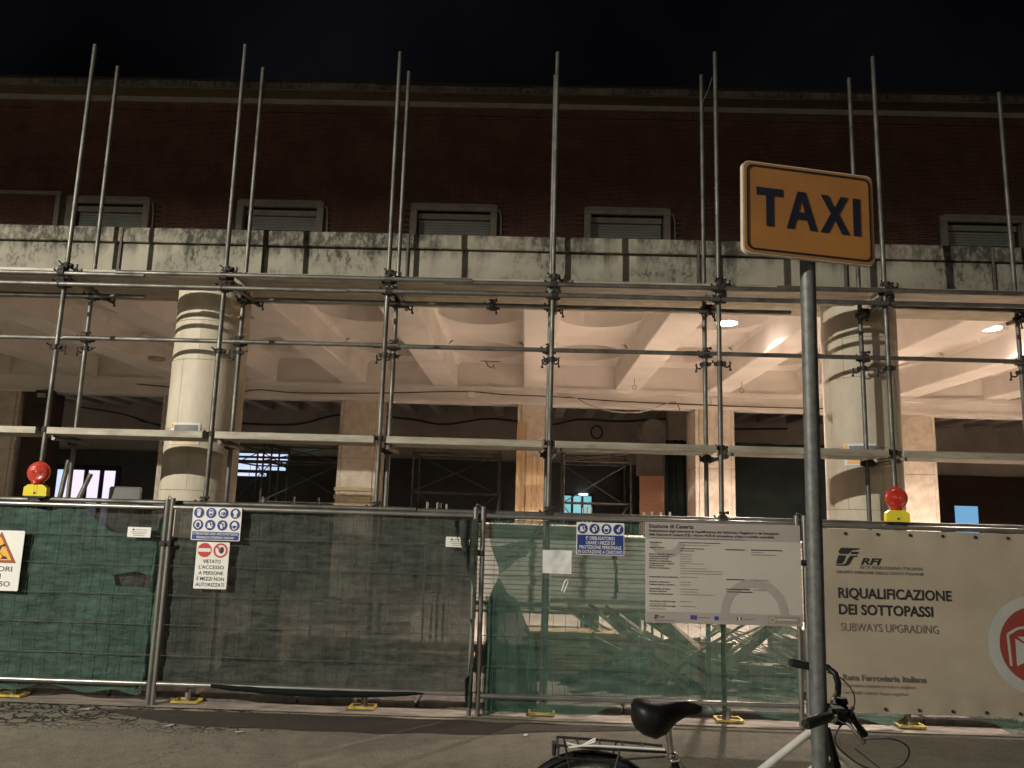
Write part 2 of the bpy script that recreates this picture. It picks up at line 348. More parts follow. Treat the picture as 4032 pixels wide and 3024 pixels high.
MT['ink'] = pm('ink_black', (0.018, 0.018, 0.020), (0.028, 0.027, 0.026), 9, 0.6)
MT['ink_grey'] = pm('ink_grey', (0.12, 0.115, 0.10), (0.15, 0.14, 0.12), 9, 0.6)
MT['ink_mid'] = pm('ink_mid', (0.15, 0.13, 0.105), (0.18, 0.155, 0.125), 9, 0.6)
MT['ink_pale'] = pm('ink_pale', (0.27, 0.24, 0.20), (0.31, 0.27, 0.22), 9, 0.6)
MT['taxi'] = pm('taxi_face', (0.40, 0.175, 0.042), (0.31, 0.130, 0.032), 3.0, 0.6, r2=0.75)
MT['taxi_edge'] = pm('taxi_back', (0.55, 0.46, 0.36), (0.45, 0.38, 0.30), 9, 0.5)
MT['navy'] = pm('taxi_letter', (0.008, 0.010, 0.022), (0.012, 0.014, 0.028), 9, 0.5)
MT['board_grey'] = pm('board_grey', (0.40, 0.36, 0.33), (0.37, 0.33, 0.305), 4, 0.55)
MT['board'] = pm('board_white', (0.54, 0.505, 0.45), (0.50, 0.465, 0.415), 3, 0.5)
MT['banner'] = pm('banner_mesh', (0.45, 0.385, 0.29), (0.37, 0.315, 0.235), 1.6, 0.85, bump=0.25, bscale=2.5, stretch=(1, 1, 1.3))
MT['banner_white'] = pm('banner_white', (0.46, 0.47, 0.43), (0.40, 0.41, 0.375), 3, 0.85)
MT['banner_red'] = pm('banner_red', (0.28, 0.045, 0.030), (0.24, 0.038, 0.026), 3, 0.85)
MT['eu_blue'] = pm('flag_blue', (0.03, 0.05, 0.30), (0.03, 0.05, 0.34), 3, 0.6)
MT['flag_green'] = pm('flag_green', (0.03, 0.16, 0.05), (0.03, 0.18, 0.05), 3, 0.6)
MT['net_green'] = netting('green_net', (0.100, 0.172, 0.136), 0.78, 0.16)
MT['net_green_thin'] = netting('thin_green_net', (0.085, 0.160, 0.124), 0.62, 0.09)
MT['net_back'] = netting('grey_backing_net', (0.070, 0.072, 0.062), 0.95, 0.04)
MT['net_dark'] = netting('dark_net', (0.074, 0.086, 0.072), 0.90, 0.08)
MT['tarp'] = pm('dark_tarpaulin', (0.006, 0.009, 0.008), (0.010, 0.014, 0.012), 2.2, 0.8, spec=0.1, bump=0.6, bscale=3)
MT['wood'] = pm('new_timber', (0.56, 0.385, 0.215), (0.40, 0.265, 0.14), 6, 0.7, bump=0.2, bscale=30, stretch=(9, 9, 0.5))
MT['wood_flat'] = pm('site_timber', (0.50, 0.37, 0.22), (0.34, 0.245, 0.14), 6, 0.75, bump=0.2, bscale=30, stretch=(0.6, 6, 9))
MT['old_wood'] = pm('scrap_timber', (0.42, 0.35, 0.26), (0.20, 0.165, 0.12), 7, 0.85, bump=0.3, bscale=30)
MT['osb'] = pm('chipboard', (0.20, 0.092, 0.045), (0.12, 0.055, 0.027), 28, 0.8)
MT['foam'] = pm('pale_board', (0.60, 0.57, 0.51), (0.48, 0.455, 0.40), 5, 0.7, bump=0.2, bscale=20)
MT['cardboard'] = pm('cardboard', (0.42, 0.31, 0.20), (0.34, 0.25, 0.16), 5, 0.85)
MT['cable'] = pm('black_cable', (0.025, 0.022, 0.02), (0.035, 0.03, 0.028), 9, 0.6)
MT['cable_pale'] = pm('grey_conduit', (0.42, 0.37, 0.31), (0.34, 0.30, 0.25), 9, 0.6)
MT['grey_panel'] = pm('grey_panel', (0.20, 0.20, 0.19), (0.15, 0.15, 0.145), 3, 0.6)
MT['storefront'] = pm('dark_storefront', (0.030, 0.032, 0.034), (0.05, 0.05, 0.05), 1.6, 0.35)
MT['lamp'] = emit('lamp_diffuser', (1.0, 0.825, 0.72), 70.0)
MT['pane_blue'] = emit('lit_glass_blue', (0.48, 0.70, 0.95), 1.1, (0.92, 0.80, 1.0), 1.1)
MT['pane_cyan'] = emit('lit_glass_cyan', (0.28, 0.75, 0.85), 0.7, (0.45, 0.9, 0.95), 2)
MT['pane_sky'] = emit('lit_glass_sky', (0.22, 0.50, 0.82), 0.8)
MT['pane_dim'] = emit('lit_glass_dim', (0.06, 0.08, 0.10), 0.6)
MT['exit'] = emit('exit_lamp_green', (0.05, 0.55, 0.42), 0.6)
MT['tube_lamp'] = emit('fluorescent', (0.65, 0.95, 1.0), 4.0)
def lens_mat():
    M, nt, N, L, P = newmat('red_lens'); P.inputs['Base Color'].default_value = (0.58, 0.035, 0.012, 1); P.inputs['Roughness'].default_value = 0.3
    P.inputs['Transmission Weight'].default_value = 0.25; P.inputs['Coat Weight'].default_value = 0.25
    return M
MT['lens'] = lens_mat()
G0 = 0.045                                            # road level at the fence

# ------------------------------------------------------------------ ground
def road_z(x, y): return G0 - 0.004
mb = MB(); mb.grid(lambda u, v: (-60 + 120 * u, -60 + 66.62 * v, road_z(0, 0)), 60, 40)
structure('road', mb, MT['asphalt'])
# damp strip of repaired asphalt with a ragged outline
pts_t = []; pts_b = []
for i in range(61):
    t = i / 60; x = -3.3 + 4.45 * t
    w = min(1, t * 5) * min(1, (1 - t) * 2.6)
    pts_t.append((x, 6.46 + 0.06 * noise.noise((x * 3.1, 0, 0)) + 0.05 * w)); pts_b.append((x, 6.46 - 0.36 * w - 0.02 + 0.09 * noise.noise((x * 2.3, 5, 0)) * w))
mb = MB(); n = len(pts_t)
mb.add([(x, y, G0) for x, y in pts_b] + [(x, y, G0) for x, y in pts_t], [(i, i + 1, n + i + 1, n + i) for i in range(n - 1)])
structure('asphalt_patch', mb, MT['patch'])
mb = MB()
mb.grid(lambda u, v: (-25 + 50 * u, 6.57 + 0.28 * v + (0.02 * noise.noise((u * 90, 0, 3)) if v == 0 else 0), G0 + 0.004 + 0.004 * v), 160, 2)
structure('gutter', mb, MT['gutter'])
kerb = bpy.data.objects.new('kerb', None); COL.objects.link(kerb); kerb.location = (0, 6.9, G0); tag(kerb, kind='structure')
x = -13.0
while x < 13.0:
    w = random.uniform(0.42, 0.98); mb = MB()
    mb.bbox(x + 0.008, x + w - 0.008, 6.825 + random.uniform(-0.010, 0.010), 7.16, 0.0, G0 + 0.064 + random.uniform(-0.008, 0.006), 0.014)
    part('kerb_stone', mb, MT['kerb'], kerb); x += w
mb = MB(); mb.box(-25, 25, 7.165, 40, -0.05, 0.108)
structure('pavement', mb, MT['floor'])
mb = MB(); mb.box(-25, 25, 6.86, 7.17, -0.04, G0 + 0.01)
structure('kerb_bedding', mb, MT['kerb'])
mb = MB(); mb.grid(lambda u, v: (-9 + 18 * u, 7.168 + 2.7 * v + (0.25 * noise.noise((u * 14, 1, 0)) if v == 1 else 0), 0.112 + 0.012 * (0.5 + 0.5 * noise.noise((u * 40, v * 6, 0)))), 120, 8)
structure('floor_dimming_dirt', mb, MT['dirt'], smooth=True)  # dirty ground, laid as a dark sheet to tone down the lamp-lit floor

# ------------------------------------------------------------------ station building
ST = thing('station_building', 'long two-storey brick station with concrete portico, round columns and coffered ceiling', 'building', (0, 7.73, 0.122))
WY = 14.17
XL, XR = -14.0, 13.0
wins = [(-8.871, -7.264), (-5.597, -3.942), (-2.298, -0.655), (0.981, 2.602), (4.29, 5.92), (7.612, 9.24)]
wins = [(-12.15, -10.53)] + wins + [(10.9, 12.5)]
mb = MB(); mb.box(XL, XR, WY + 0.02, WY + 0.40, 4.30, 5.60); mb.box(XL, XR, WY + 0.02, WY + 0.40, 7.26, 9.90)
xs = [XL] + [v for a, b in wins for v in (a + 0.12, b - 0.12)] + [XR]
for i in range(0, len(xs), 2): mb.box(xs[i], xs[i + 1], WY + 0.02, WY + 0.40, 5.60, 7.26)
wall = part('upper_wall', mb, MT['mortar'], ST)
mb = MB(); cz = 6.60; row = 0
def brick(mb, x0, x1, z0, z1, y0):
    mb.add([(x0, y0, z0), (x1, y0, z0), (x1, y0, z1), (x0, y0, z1), (x0, WY + 0.03, z0), (x1, WY + 0.03, z0), (x1, WY + 0.03, z1), (x0, WY + 0.03, z1)],
           [(0, 1, 2, 3), (0, 4, 5, 1), (1, 5, 6, 2), (2, 6, 7, 3), (3, 7, 4, 0)])
while cz < 9.19:
    x = XL + (0.115 if row % 2 else 0)
    while x < XR - 0.25:
        if cz > 7.22 or not any(a - 0.2 < x < b + 0.0 for a, b in wins): brick(mb, x, x + 0.222, cz, cz + 0.041, WY - random.uniform(0, 0.006))
        x += 0.232
    cz += 0.051; row += 1
part('brick_courses', mb, MT['brick'], wall, kind='stuff')
mb = MB(); x = XL
while x < XR: brick(mb, x, x + 0.042, 9.205, 9.335, WY - 0.008 - random.uniform(0, 0.006)); x += 0.052
part('soldier_course', mb, MT['brick'], wall, kind='stuff')
# cornice
mb = MB(); mb.box(XL, XR, WY - 0.07, WY + 0.1, 9.345, 9.45); part('cornice_moulding', mb, MT['stone_frame'], ST)
mb = MB(); mb.box(XL, XR, WY - 0.40, WY + 0.3, 9.452, 9.58); cor = part('cornice', mb, MT['cornice_soffit'], ST)
x = XL
while x < XR:
    w = random.uniform(0.85, 1.5); mb = MB()
    mb.bbox(x + 0.006, x + w - 0.006, WY - 0.42 - random.uniform(0, 0.012), WY + 0.3, 9.462 + random.uniform(0, 0.01), 9.598 + random.uniform(-0.012, 0.01), 0.012)
    part('coping_block', mb, MT['cornice'], cor); x += w
# first-floor windows
for k, (a, b) in enumerate(wins):
    top = 7.385; mb = MB()
    mb.bbox(a, b, WY - 0.055, WY + 0.10, top - 0.125, top, 0.01)
    mb.bbox(a, a + 0.13, WY - 0.055, WY + 0.10, 5.5, top - 0.128, 0.01); mb.bbox(b - 0.13, b, WY - 0.055, WY + 0.10, 5.5, top - 0.128, 0.01)
    mb.box(a + 0.045, b - 0.045, WY - 0.075, WY - 0.05, top - 0.045, top + 0.002)
    wf = part('window', mb, MT['stone_frame'], ST)
    mb = MB(); mb.box(a + 0.12, b - 0.12, WY + 0.30, WY + 0.34, 5.5, 7.27); part('pane', mb, MT['dark'], wf)
    mb = MB(); mb.box(a + 0.135, b - 0.135, WY + 0.12, WY + 0.27, 7.15, 7.262); part('shutter_box', mb, MT['stone_frame'], wf)
    z = 7.15; low = {1: 6.5, 2: 6.905, 3: 6.86, 6: 6.93}.get(k, 6.5); sl = None; i = 0
    while z > low:
        if sl is None:
            sb = MB(); w = (b - a) / 2 - 0.14
            sb.add([(-w, 0, 0.05), (w, 0, 0.05), (w, -0.010, 0.044), (-w, -0.010, 0.044), (-w, -0.010, 0.008), (w, -0.010, 0.008), (-w, 0, 0.0), (w, 0, 0.0)],
                   [(0, 3, 2, 1), (3, 4, 5, 2), (4, 6, 7, 5)]); sl = sb.mesh('slat')
        z -= 0.053
        p = base(wf); put('slat', sl, MT['shutter'], wf, ((a + b) / 2 - p.x, WY + 0.20 - p.y, z - p.z))
    mb = MB(); xx = b + 0.075
    mb.path([(b + 0.02, WY - 0.02, 7.30), (b + 0.05, WY - 0.03, 7.27), (xx, WY - 0.03, 7.15), (xx + 0.008, WY - 0.03, 6.9), (xx, WY - 0.03, 6.2)], 0.016, 8)
    part('conduit', mb, MT['stone_frame'], wf, True)
mb = MB(); mb.box(-11.9, -8.985, WY - 0.07, WY + 0.02, 7.40, 7.47); mb.box(-9.075, -8.985, WY - 0.07, WY + 0.02, 6.0, 7.398)
part('stone_moulding', mb, MT['stone_frame'], ST)
# frieze of the portico: two bands of concrete panels
mb = MB(); mb.box(XL, XR, 7.47, 8.57, 3.905, 4.32); mb.box(XL, XR, 7.47, 7.60, 3.80, 3.904); fr = part('frieze', mb, MT['joint'], ST)
x = -4.05 - 1.42 * 7
while x < XR:
    for (z0, z1, y0, mt) in ((4.192, 4.341, 7.400, 'coping'), (3.790, 4.174, 7.412, 'frieze')):
        mb = MB(); dx = random.uniform(-0.03, 0.03) if mt == 'coping' else 0
        mb.bbox(x + 0.006, x + 1.414, y0 + random.uniform(0, 0.006), 7.53, z0, z1 + random.uniform(-0.006, 0.004), 0.008)
        part('concrete_panel', mb, MT[mt], fr)
    if True:
        mb = MB(); mb.box(x - 0.010, x + 0.008, 7.394, 7.408, 3.80, 4.335); part('cover_strip', mb, MT['seam'], fr)
    x += 1.42
mb = MB(); mb.box(XL, XR, 9.3, WY + 0.02, 4.66, 4.74); part('portico_roof', mb, MT['joint'], ST)
# coffered ceiling
RIBW, PER, RX0 = 0.44, 1.645, 0.15
CY0, CY1, CZ, RZ = 8.57, 14.10, 4.34, 3.912
mb = MB(); mb.box(XL, XR, CY0 - 0.01, CY0 + 0.02, 3.908, 4.62); ceil = part('ceiling', mb, MT['plaster'], ST)
def cove(u, half, rc=0.08):
    d = half - abs(u)
    if d >= rc: return CZ
    return CZ - rc + math.sqrt(max(0, rc * rc - (rc - d) ** 2))
rib_me = None; cof_me = None
half = (PER - RIBW) / 2
def coffer_mesh():
    mb = MB(); NS = 64; HR = 0.572; HV = 0.66; PV = 0.76; L_ = CY1 - CY0; cs = [1.88, 4.38]
    ph = math.atan2(HR / half * PV, HV); ang = []
    for q in range(4):
        seq = [ph * i / 8 for i in range(8)] + [ph + (math.pi / 2 - ph) * i / 8 for i in range(8)]
        ang += [q * math.pi / 2 + (a if q % 2 == 0 else math.pi / 2 - b) for a, b in zip(seq, [math.pi / 2 - x for x in seq])] if q % 2 == 0 else [q * math.pi / 2 + a for a in [(math.pi / 2 - ph) * i / 8 for i in range(8)] + [(math.pi / 2 - ph) + ph * i / 8 for i in range(8)]]
    # round recesses, each in a patch as wide as the coffer
    for c in cs:
        vs = []; rings = 7
        for j in range(rings + 1):
            for k in range(NS):
                w = ang[k]; cx, sx = math.cos(w), math.sin(w)
                iu, iv = HR * cx, HV * sx; k_ = 1 / max(abs(iu) / half, abs(iv) / PV); f = j / rings
                u, v = iu * (1 + (k_ - 1) * f), c + iv * (1 + (k_ - 1) * f); vs.append((u, v, cove(u, half)))
        o = len(vs)
        for k in range(NS):
            w = ang[k]; vs.append((HR * math.cos(w), c + HV * math.sin(w), CZ + 0.28))
        fs = [(j * NS + k, j * NS + (k + 1) % NS, (j + 1) * NS + (k + 1) % NS, (j + 1) * NS + k) for j in range(rings) for k in range(NS)]
        fs += [(k, o + k, o + (k + 1) % NS, (k + 1) % NS) for k in range(NS)] + [tuple(o + k for k in range(NS))]
        mb.add(vs, fs)
    for (a, b) in ((0, cs[0] - PV), (cs[0] + PV, cs[1] - PV), (cs[1] + PV, L_)):
        mb.grid(lambda p, q: ((-1 + 2 * p) * half, a - 0.04 + (b - a + 0.08) * q, cove((-1 + 2 * p) * half, half) + 0.0015), 40, 1)
    me = mb.mesh('coffer'); setsmooth(me, 35); return me
for k in range(-8, 8):
    rx = RX0 + PER * k; p = base(ceil)
    if rib_me is None:
        mb = MB(); mb.bbox(-RIBW / 2, RIBW / 2, CY0, CY1, RZ, 4.60, 0.012); rib_me = mb.mesh('rib'); cof_me = coffer_mesh()
    put('rib', rib_me, MT['plaster'], ceil, (rx - p.x, -p.y, -p.z))
    put('coffer', cof_me, MT['plaster'], ceil, (rx + PER / 2 - p.x, CY0 - p.y, -p.z))
mb = MB(); mb.box(XL, XR, CY1, 14.55, 3.62, 4.62); lint = part('lintel', mb, MT['plaster'], ST)
mb = MB(); mb.box(XL, XR, CY1 - 0.045, CY1 + 0.01, 3.835, 3.911); mb.box(XL, XR, CY1 - 0.025, CY1 + 0.01, 3.60, 3.66); part('lintel_moulding', mb, MT['plaster'], lint)
# round columns clad in curved stone slabs
for cx in (-3.20, 3.29, -9.7, 9.8):
    cy, rad = 7.75, 0.350; mb = MB(); mb.lathe([(rad - 0.012, 0.12), (rad - 0.012, 3.9)], (cx, cy, 0), 'z', 40)
    colm = part('column', mb, MT['joint'], ST, True)
    tiers = [0.125, 0.9, 1.78, 2.36, 3.03, 3.42, 3.905]
    for t in range(6):
        ns = 7; off = (t % 2) * math.pi / ns + 0.3
        for s in range(ns):
            mb = MB(); a0 = off + 2 * math.pi * s / ns + 0.004; a1 = off + 2 * math.pi * (s + 1) / ns - 0.004
            z0, z1 = tiers[t] + 0.002, tiers[t + 1] - 0.002; rr = rad + random.uniform(-0.001, 0.001)
            vs = []; nn = 8
            for (q, z) in ((rr, z0), (rr, z1), (rr - 0.02, z1), (rr - 0.02, z0)):
                for i in range(nn + 1):
                    w = a0 + (a1 - a0) * i / nn; vs.append((cx + q * math.cos(w), cy + q * math.sin(w), z))
            e = nn + 1; fs = [(r_ * e + i, r_ * e + i + 1, ((r_ + 1) % 4) * e + i + 1, ((r_ + 1) % 4) * e + i) for r_ in range(4) for i in range(nn)]
            fs += [(0, e, 2 * e, 3 * e), (nn, 3 * e + nn, 2 * e + nn, e + nn)]
            mb.add(vs, fs); part('stone_slab', mb, MT['travertine'], colm, True)
# square pillars at the back of the portico, slab-clad
for (a, b) in ((-9.95, -9.25), (-6.62, -5.95), (-3.37, -2.66), (-0.16, 0.40), (3.02, 3.72), (6.62, 7.28), (10.1, 10.8)):
    mb = MB(); mb.box(a + 0.02, b - 0.02, CY1 + 0.02, 14.85, 0.12, 3.63); pl = part('pillar', mb, MT['joint'], ST)
    for (z0, z1) in ((0.125, 1.32), (1.325, 2.545), (2.55, 3.612)):
        mb = MB(); mb.bbox(a + 0.07, b - 0.07, CY1 + random.uniform(-0.004, 0), CY1 + 0.04, z0, z1, 0.006); part('stone_slab', mb, MT['pillar'], pl)
        for (p, q) in ((a, a + 0.062), (b - 0.062, b)):
            mb = MB(); mb.bbox(p, q, CY1 + 0.015, 14.86, z0, z1, 0.006); part('stone_slab', mb, MT['pillar'], pl)
# hall behind the pillars
HY = 20.0
mb = MB(); mb.box(XL, 14, HY, HY + 0.3, 0.12, 4.5); hw = part('hall_wall', mb, MT['plaster_old'], ST)
mb = MB(); mb.box(4.2, 13.99, HY - 0.06, HY - 0.002, 0.12, 2.92); part('dark_dado', mb, MT['brown'], hw)
mb = MB(); mb.box(XL - 0.3, XL, 7.9, HY + 0.3, 0.12, 4.6); part('end_wall', mb, MT['plaster_old'], ST)
mb = MB(); mb.box(14.0, 14.3, 14.5, HY + 0.3, 0.12, 4.6); part('end_wall', mb, MT['plaster_old'], ST)
mb = MB(); mb.box(XL, 14, 14.5, HY, 4.42, 4.5); hc = part('hall_ceiling', mb, MT['plaster_old'], ST)
hb = None; p = base(hc)
for k in range(-18, 19):
    if hb is None: mb = MB(); mb.bbox(-0.13, 0.13, 14.56, HY - 0.01, 4.10, 4.43, 0.02); hb = mb.mesh('beam')
    put('beam', hb, MT['plaster_old'], hc, (0.05 + 0.74 * k - p.x, -p.y, -p.z))
mb = MB(); mb.box(XL, 3.0, HY - 0.10, HY - 0.002, 0.12, 2.95); part('shop_front', mb, MT['storefront'], hw)
mb = MB(); mb.box(-9.19, -8.78, 14.2, 14.7, 0.12, 3.61); part('shade_toned_pier', mb, MT['brown'], ST)  # brick pier; the shade on it is put into the dark brown colour
# cross wall with a dark doorway on the right, ventilation duct
mb = MB(); mb.box(3.0, 3.9, 16.6, 16.9, 0.12, 4.1); part('cross_wall', mb, MT['plaster_old'], ST)
# lit windows on the platform side
def lit(name, x0, x1, z0, z1, mt, bars=0, frame=0.06, y=HY - 0.11):
    mb = MB(); mb.box(x0, x1, y - 0.010, y, z0, z1); wo = part('hall_window', mb, MT['dark'], hw)
    n = bars + 1; w = (x1 - x0 - frame) / n
    for i in range(n):
        mb = MB(); mb.box(x0 + frame + i * w, x0 + i * w + w, y - 0.03, y - 0.014, z0 + frame, z1 - frame); part('pane', mb, mt, wo)
    return wo
lit('a', -11.95, -10.22, 0.6, 2.56, MT['pane_blue'], 3, 0.13)
lit('b', -7.40, -5.98, 2.90, 2.98, MT['pane_blue'], 0, 0.01); lit('b', -7.40, -5.98, 2.80, 2.86, MT['pane_blue'], 0, 0.01)
lit('b', -7.40, -6.02, 2.54, 2.78, MT['pane_blue'], 2, 0.02); lit('b', -7.40, -6.5, 2.38, 2.50, MT['pane_blue'], 1, 0.02)
lit('c', 0.90, 1.72, 1.60, 2.20, MT['pane_cyan'], 2, 0.06)
lit('d', 10.62, 11.22, 1.3, 2.19, MT['pane_sky'], 0, 0.02, HY - 0.065)
mb = MB(); mb.lathe([(0.01, 0), (0.12, 0.02), (0.12, 0.05)], (1.45, HY - 0.2, 2.15), 'z', 20); part('tube_light', mb, MT['tube_lamp'], hw)
mb = MB(); mb.box(-5.66, -5.36, HY - 0.18, HY - 0.12, 3.18, 3.27); part('exit_light', mb, MT['exit'], hw)

# ------------------------------------------------------------------ scaffold in front of the portico
SF = thing('scaffold', 'tube and coupler scaffold standing along the whole portico front', 'scaffold', (0, 7.0, G0))
AY, BY, TR = 6.76, 7.255, 0.0205
AX = [-5.636, -4.176, -2.716, -1.256, 0.204, 1.664, 3.124, 4.584, 6.044]
ATX = [-5.63, -4.166, -2.738, -1.272, 0.201, 1.663, 3.118, 4.575, 6.03]
ATZ = [5.90, 5.903, 5.93, 5.883, 5.912, 5.94, 5.922, 5.90, 5.93]
BX = [-5.647, -4.187, -2.727, -1.267, 0.193, 1.653, 3.113, 4.573, 6.03]
BTX = [-5.65, -4.207, -2.734, -1.265, 0.197, 1.644, 3.099, 4.557, 6.02]
BTZ = [5.98, 5.975, 5.99, 5.978, 5.968, 5.997, 5.991, 5.872, 5.95]
def tube(name, p0, p1, r=TR, mt='steel', par=None, n=14):
    mb = MB(); mb.tube(p0, p1, r, n); return part(name, mb, MT[mt], par or SF, True)
for i in range(9):
    tube('standard', (AX[i], AY, G0 + 0.02), (ATX[i], AY + 0.01, ATZ[i])); tube('standard', (BX[i], BY, 0.109), (BTX[i], BY, BTZ[i]))
    mb = MB(); x = AX[i] + random.uniform(-0.03, 0.03); y = AY - 0.018 + random.uniform(-0.01, 0.01); z = G0 + 0.009; w, d, t = 0.105, 0.070, 0.016
    mb2 = MB(); mb2.box(x - w + 0.01, x + w - 0.01, y - d + 0.01, y + d - 0.01, z, z + 0.006); mb2.tube((x, y, z + 0.006), (x, y, z + 0.10), 0.019, 12)
    for (a, b, c, e) in ((-w, w, -d - 0.002, -d + t), (-w, w, d - t, d + 0.002), (-w - 0.002, -w + t, -d + t, d - t), (w - t, w + 0.002, -d + t, d - t)): mb.box(x + a, x + b, y + c, y + e, z + 0.006, z + 0.022)
    bpl = part('base_plate', mb, MT['yellow'], SF); part('jack_foot', mb2, MT['gutter'], bpl)
def lap(z, y, x0, x1, name='ledger', seg=2.92, ph=0.0, dz=0.0):
    """ledger of lapped tubes"""
    x = x0 - ph; k = 0
    while x < x1:
        a, b = max(x, x0), min(x + seg + 0.25, x1); tube(name, (a, y - 0.012 * (k % 2), z + dz * (k % 2)), (b, y - 0.012 * (k % 2), z + dz * (k % 2) + random.uniform(-0.004, 0.004))); x += seg; k += 1
FY = AY - 0.05
lap(3.648, FY, -6.4, 6.4, dz=0.014, ph=0.2); lap(3.552, FY, -6.4, 6.4, dz=-0.006, ph=1.3); lap(1.652, FY, -6.4, 6.4, dz=0.004, ph=0.6)
BF = BY - 0.05
lap(3.162, BF, -6.4, 6.4, dz=0.003, ph=0.9)
tube('ledger', (-2.60, BF, 3.58), (2.44, BF, 3.578)); tube('ledger', (-6.4, BF, 3.575), (-3.655, BF, 3.58)); tube('ledger', (3.2, BF, 3.66), (6.4, BF, 3.64))
for i in range(9):
    tube('transom', (AX[i] + 0.055, AY + 0.01, 3.602), (BX[i] + 0.06, BY + 0.26, 3.602)); tube('transom', (AX[i] + 0.055, AY + 0.03, 2.185), (BX[i] + 0.06, BY + 0.12, 2.185))
# decks: planks lying on the transoms
for i in range(8):
    a, b = AX[i] + 0.035, AX[i + 1] - 0.035
    for (z0, z1, yy) in ((3.668, 3.722, 6.80), (2.212, 2.274, 6.705)):
        for k in range(2):
            mb = MB(); mb.bbox(a + random.uniform(0, 0.03), b - random.uniform(0, 0.03), yy + 0.245 * k, yy + 0.235 + 0.245 * k, z0 + (0.006 if k else 0), z1 - (0 if k else random.uniform(0, 0.004)), 0.004)
            part('deck_plank', mb, MT['deck'], SF)
def coupler_mesh(opened=False):
    mb = MB()
    mb.lathe([(0.026, -0.028), (0.037, -0.028), (0.037, 0.028), (0.026, 0.028)], (0, 0, 0), 'z', 12)
    mb.bbox(0.030, 0.066, -0.016, 0.016, -0.022, 0.022, 0.004); mb.tube((0.050, -0.045, 0.004), (0.050, 0.045, 0.004), 0.009, 8); mb.lathe([(0.015, -0.048), (0.015, -0.030)], (0.050, 0, 0.004), 'y', 6)
    mb.bbox(-0.062, -0.028, -0.015, 0.015, -0.02, 0.02, 0.004); mb.tube((-0.055, -0.03, 0.012), (-0.078, -0.052, 0.03), 0.008, 6)
    if opened:
        pts = [(0.075 + 0.036 * math.cos(R(a)), -0.03, -0.005 + 0.040 * math.sin(R(a))) for a in range(150, 420, 30)]
        mb.path(pts, 0.010, 6); mb.tube((0.105, -0.03, -0.02), (0.112, -0.035, -0.075), 0.009, 6); mb.lathe([(0.014, -0.01), (0.014, 0.01)], (0.112, -0.035, -0.075), 'z', 6)
    else:
        mb.lathe([(0.026, -0.028), (0.037, -0.028), (0.037, 0.028), (0.026, 0.028)], (0.0, -0.05, 0.0), 'x', 12)
        mb.bbox(-0.016, 0.016, -0.062, -0.038, 0.030, 0.060, 0.004); mb.tube((-0.035, -0.05, 0.052), (0.045, -0.05, 0.056), 0.008, 8); mb.lathe([(0.015, 0.03), (0.015, 0.046)], (0, -0.05, 0.054), 'x', 6)
    me = mb.mesh('coupler'); setsmooth(me, 35); return me
CM, CO = coupler_mesh(), coupler_mesh(True); sp = base(SF)
def coupler(x, y, z, opened=False, rz=0.0): put('coupler', CO if opened else CM, MT['coupler'], SF, (x - sp.x, y - sp.y, z - sp.z), (0, 0, rz)).scale = (0.8, 0.8, 0.8) if opened else (1.0, 0.95, 1.05)
for i in range(9):
    coupler(AX[i] + 0.01, AY, 3.735, True, 0.3 * (i % 2)); coupler(AX[i], AY, 3.655); coupler(AX[i], AY, 3.553, False, 0.2)
    coupler(AX[i], AY, 2.985, True, random.choice((0.2, -0.3, 2.9))); coupler(AX[i] + 0.002, AY, 2.255, True, 0.1); coupler(AX[i], AY, 1.652)
    coupler(BX[i], BY, 3.575, False, 0.4); coupler(BX[i] + 0.06, BY + 0.1, 3.600, True, 1.0); coupler(BX[i], BY, 3.162); coupler(BX[i], BY, 3.075, True, random.choice((3.3, 2.8, 0.2))); coupler(BX[i], BY, 2.19)
coupler(-0.35, BF, 3.585, True, 1.5); coupler(-0.35, BF + 0.05, 3.575)
mb = MB(); mb.path([(1.64, 6.80, 5.70), (1.655, 7.02, 5.705), (1.65, 7.25, 5.70)], 0.006, 6); part('tie_wire', mb, MT['steel2'], SF)

# ------------------------------------------------------------------ site fence panels
PY = 6.63
def fence(x0, x1, label, top=1.615, bot=0.205, right_post=True):
    t = thing('fence_panel', label, 'fence', ((x0 + x1) / 2, PY, G0), 'mobile fence panels around the site')
    for x in (x0, x1):
        mb = MB(); mb.tube((x, PY, G0 + 0.003), (x + random.uniform(-0.006, 0.006), PY, top + 0.075), 0.0205, 14); part('post', mb, MT['steel2'], t, True)
    for z in (top, bot):
        mb = MB(); mb.tube((x0 + 0.02, PY, z), (x1 - 0.02, PY, z + 0.003), 0.0195, 14); part('rail', mb, MT['steel2'], t, True)
    mb = MB(); k = 0; r = 0.0019
    n = int((x1 - x0) / 0.098)
    for i in range(1, n):
        x = x0 + (x1 - x0) * i / n; pts = []
        for j in range(9):
            z = bot + (top - bot) * j / 8; pts.append((x + random.uniform(-0.003, 0.003), PY + 0.006, z))
        mb.path(pts, r, 4, False)
    for i in range(5):
        z = 1.378 - 0.236 * i; pts = [(x0 + (x1 - x0) * j / 10, PY - 0.001, z + random.uniform(-0.003, 0.003)) for j in range(11)]; mb.path(pts, 0.0026, 4, False)
    part('wire_mesh', mb, MT['wire'], t, True)
    mb = MB(); mb.path([(x1 + 0.0, PY, top + 0.07), (x1 + 0.005, PY, top + 0.10), (x1 + 0.04, PY - 0.01, top + 0.085), (x1 + 0.05, PY - 0.01, top + 0.05)], 0.004, 6); part('wire_link', mb, MT['steel2'], t)
    mb = MB(); mb.bbox(x1 - 0.03, x1 + 0.075, PY - 0.032, PY + 0.034, 1.30, 1.345, 0.006); mb.tube((x1 + 0.022, PY - 0.05, 1.322), (x1 + 0.022, PY + 0.05, 1.322), 0.009, 8); part('clamp', mb, MT['coupler'], t)
    return t
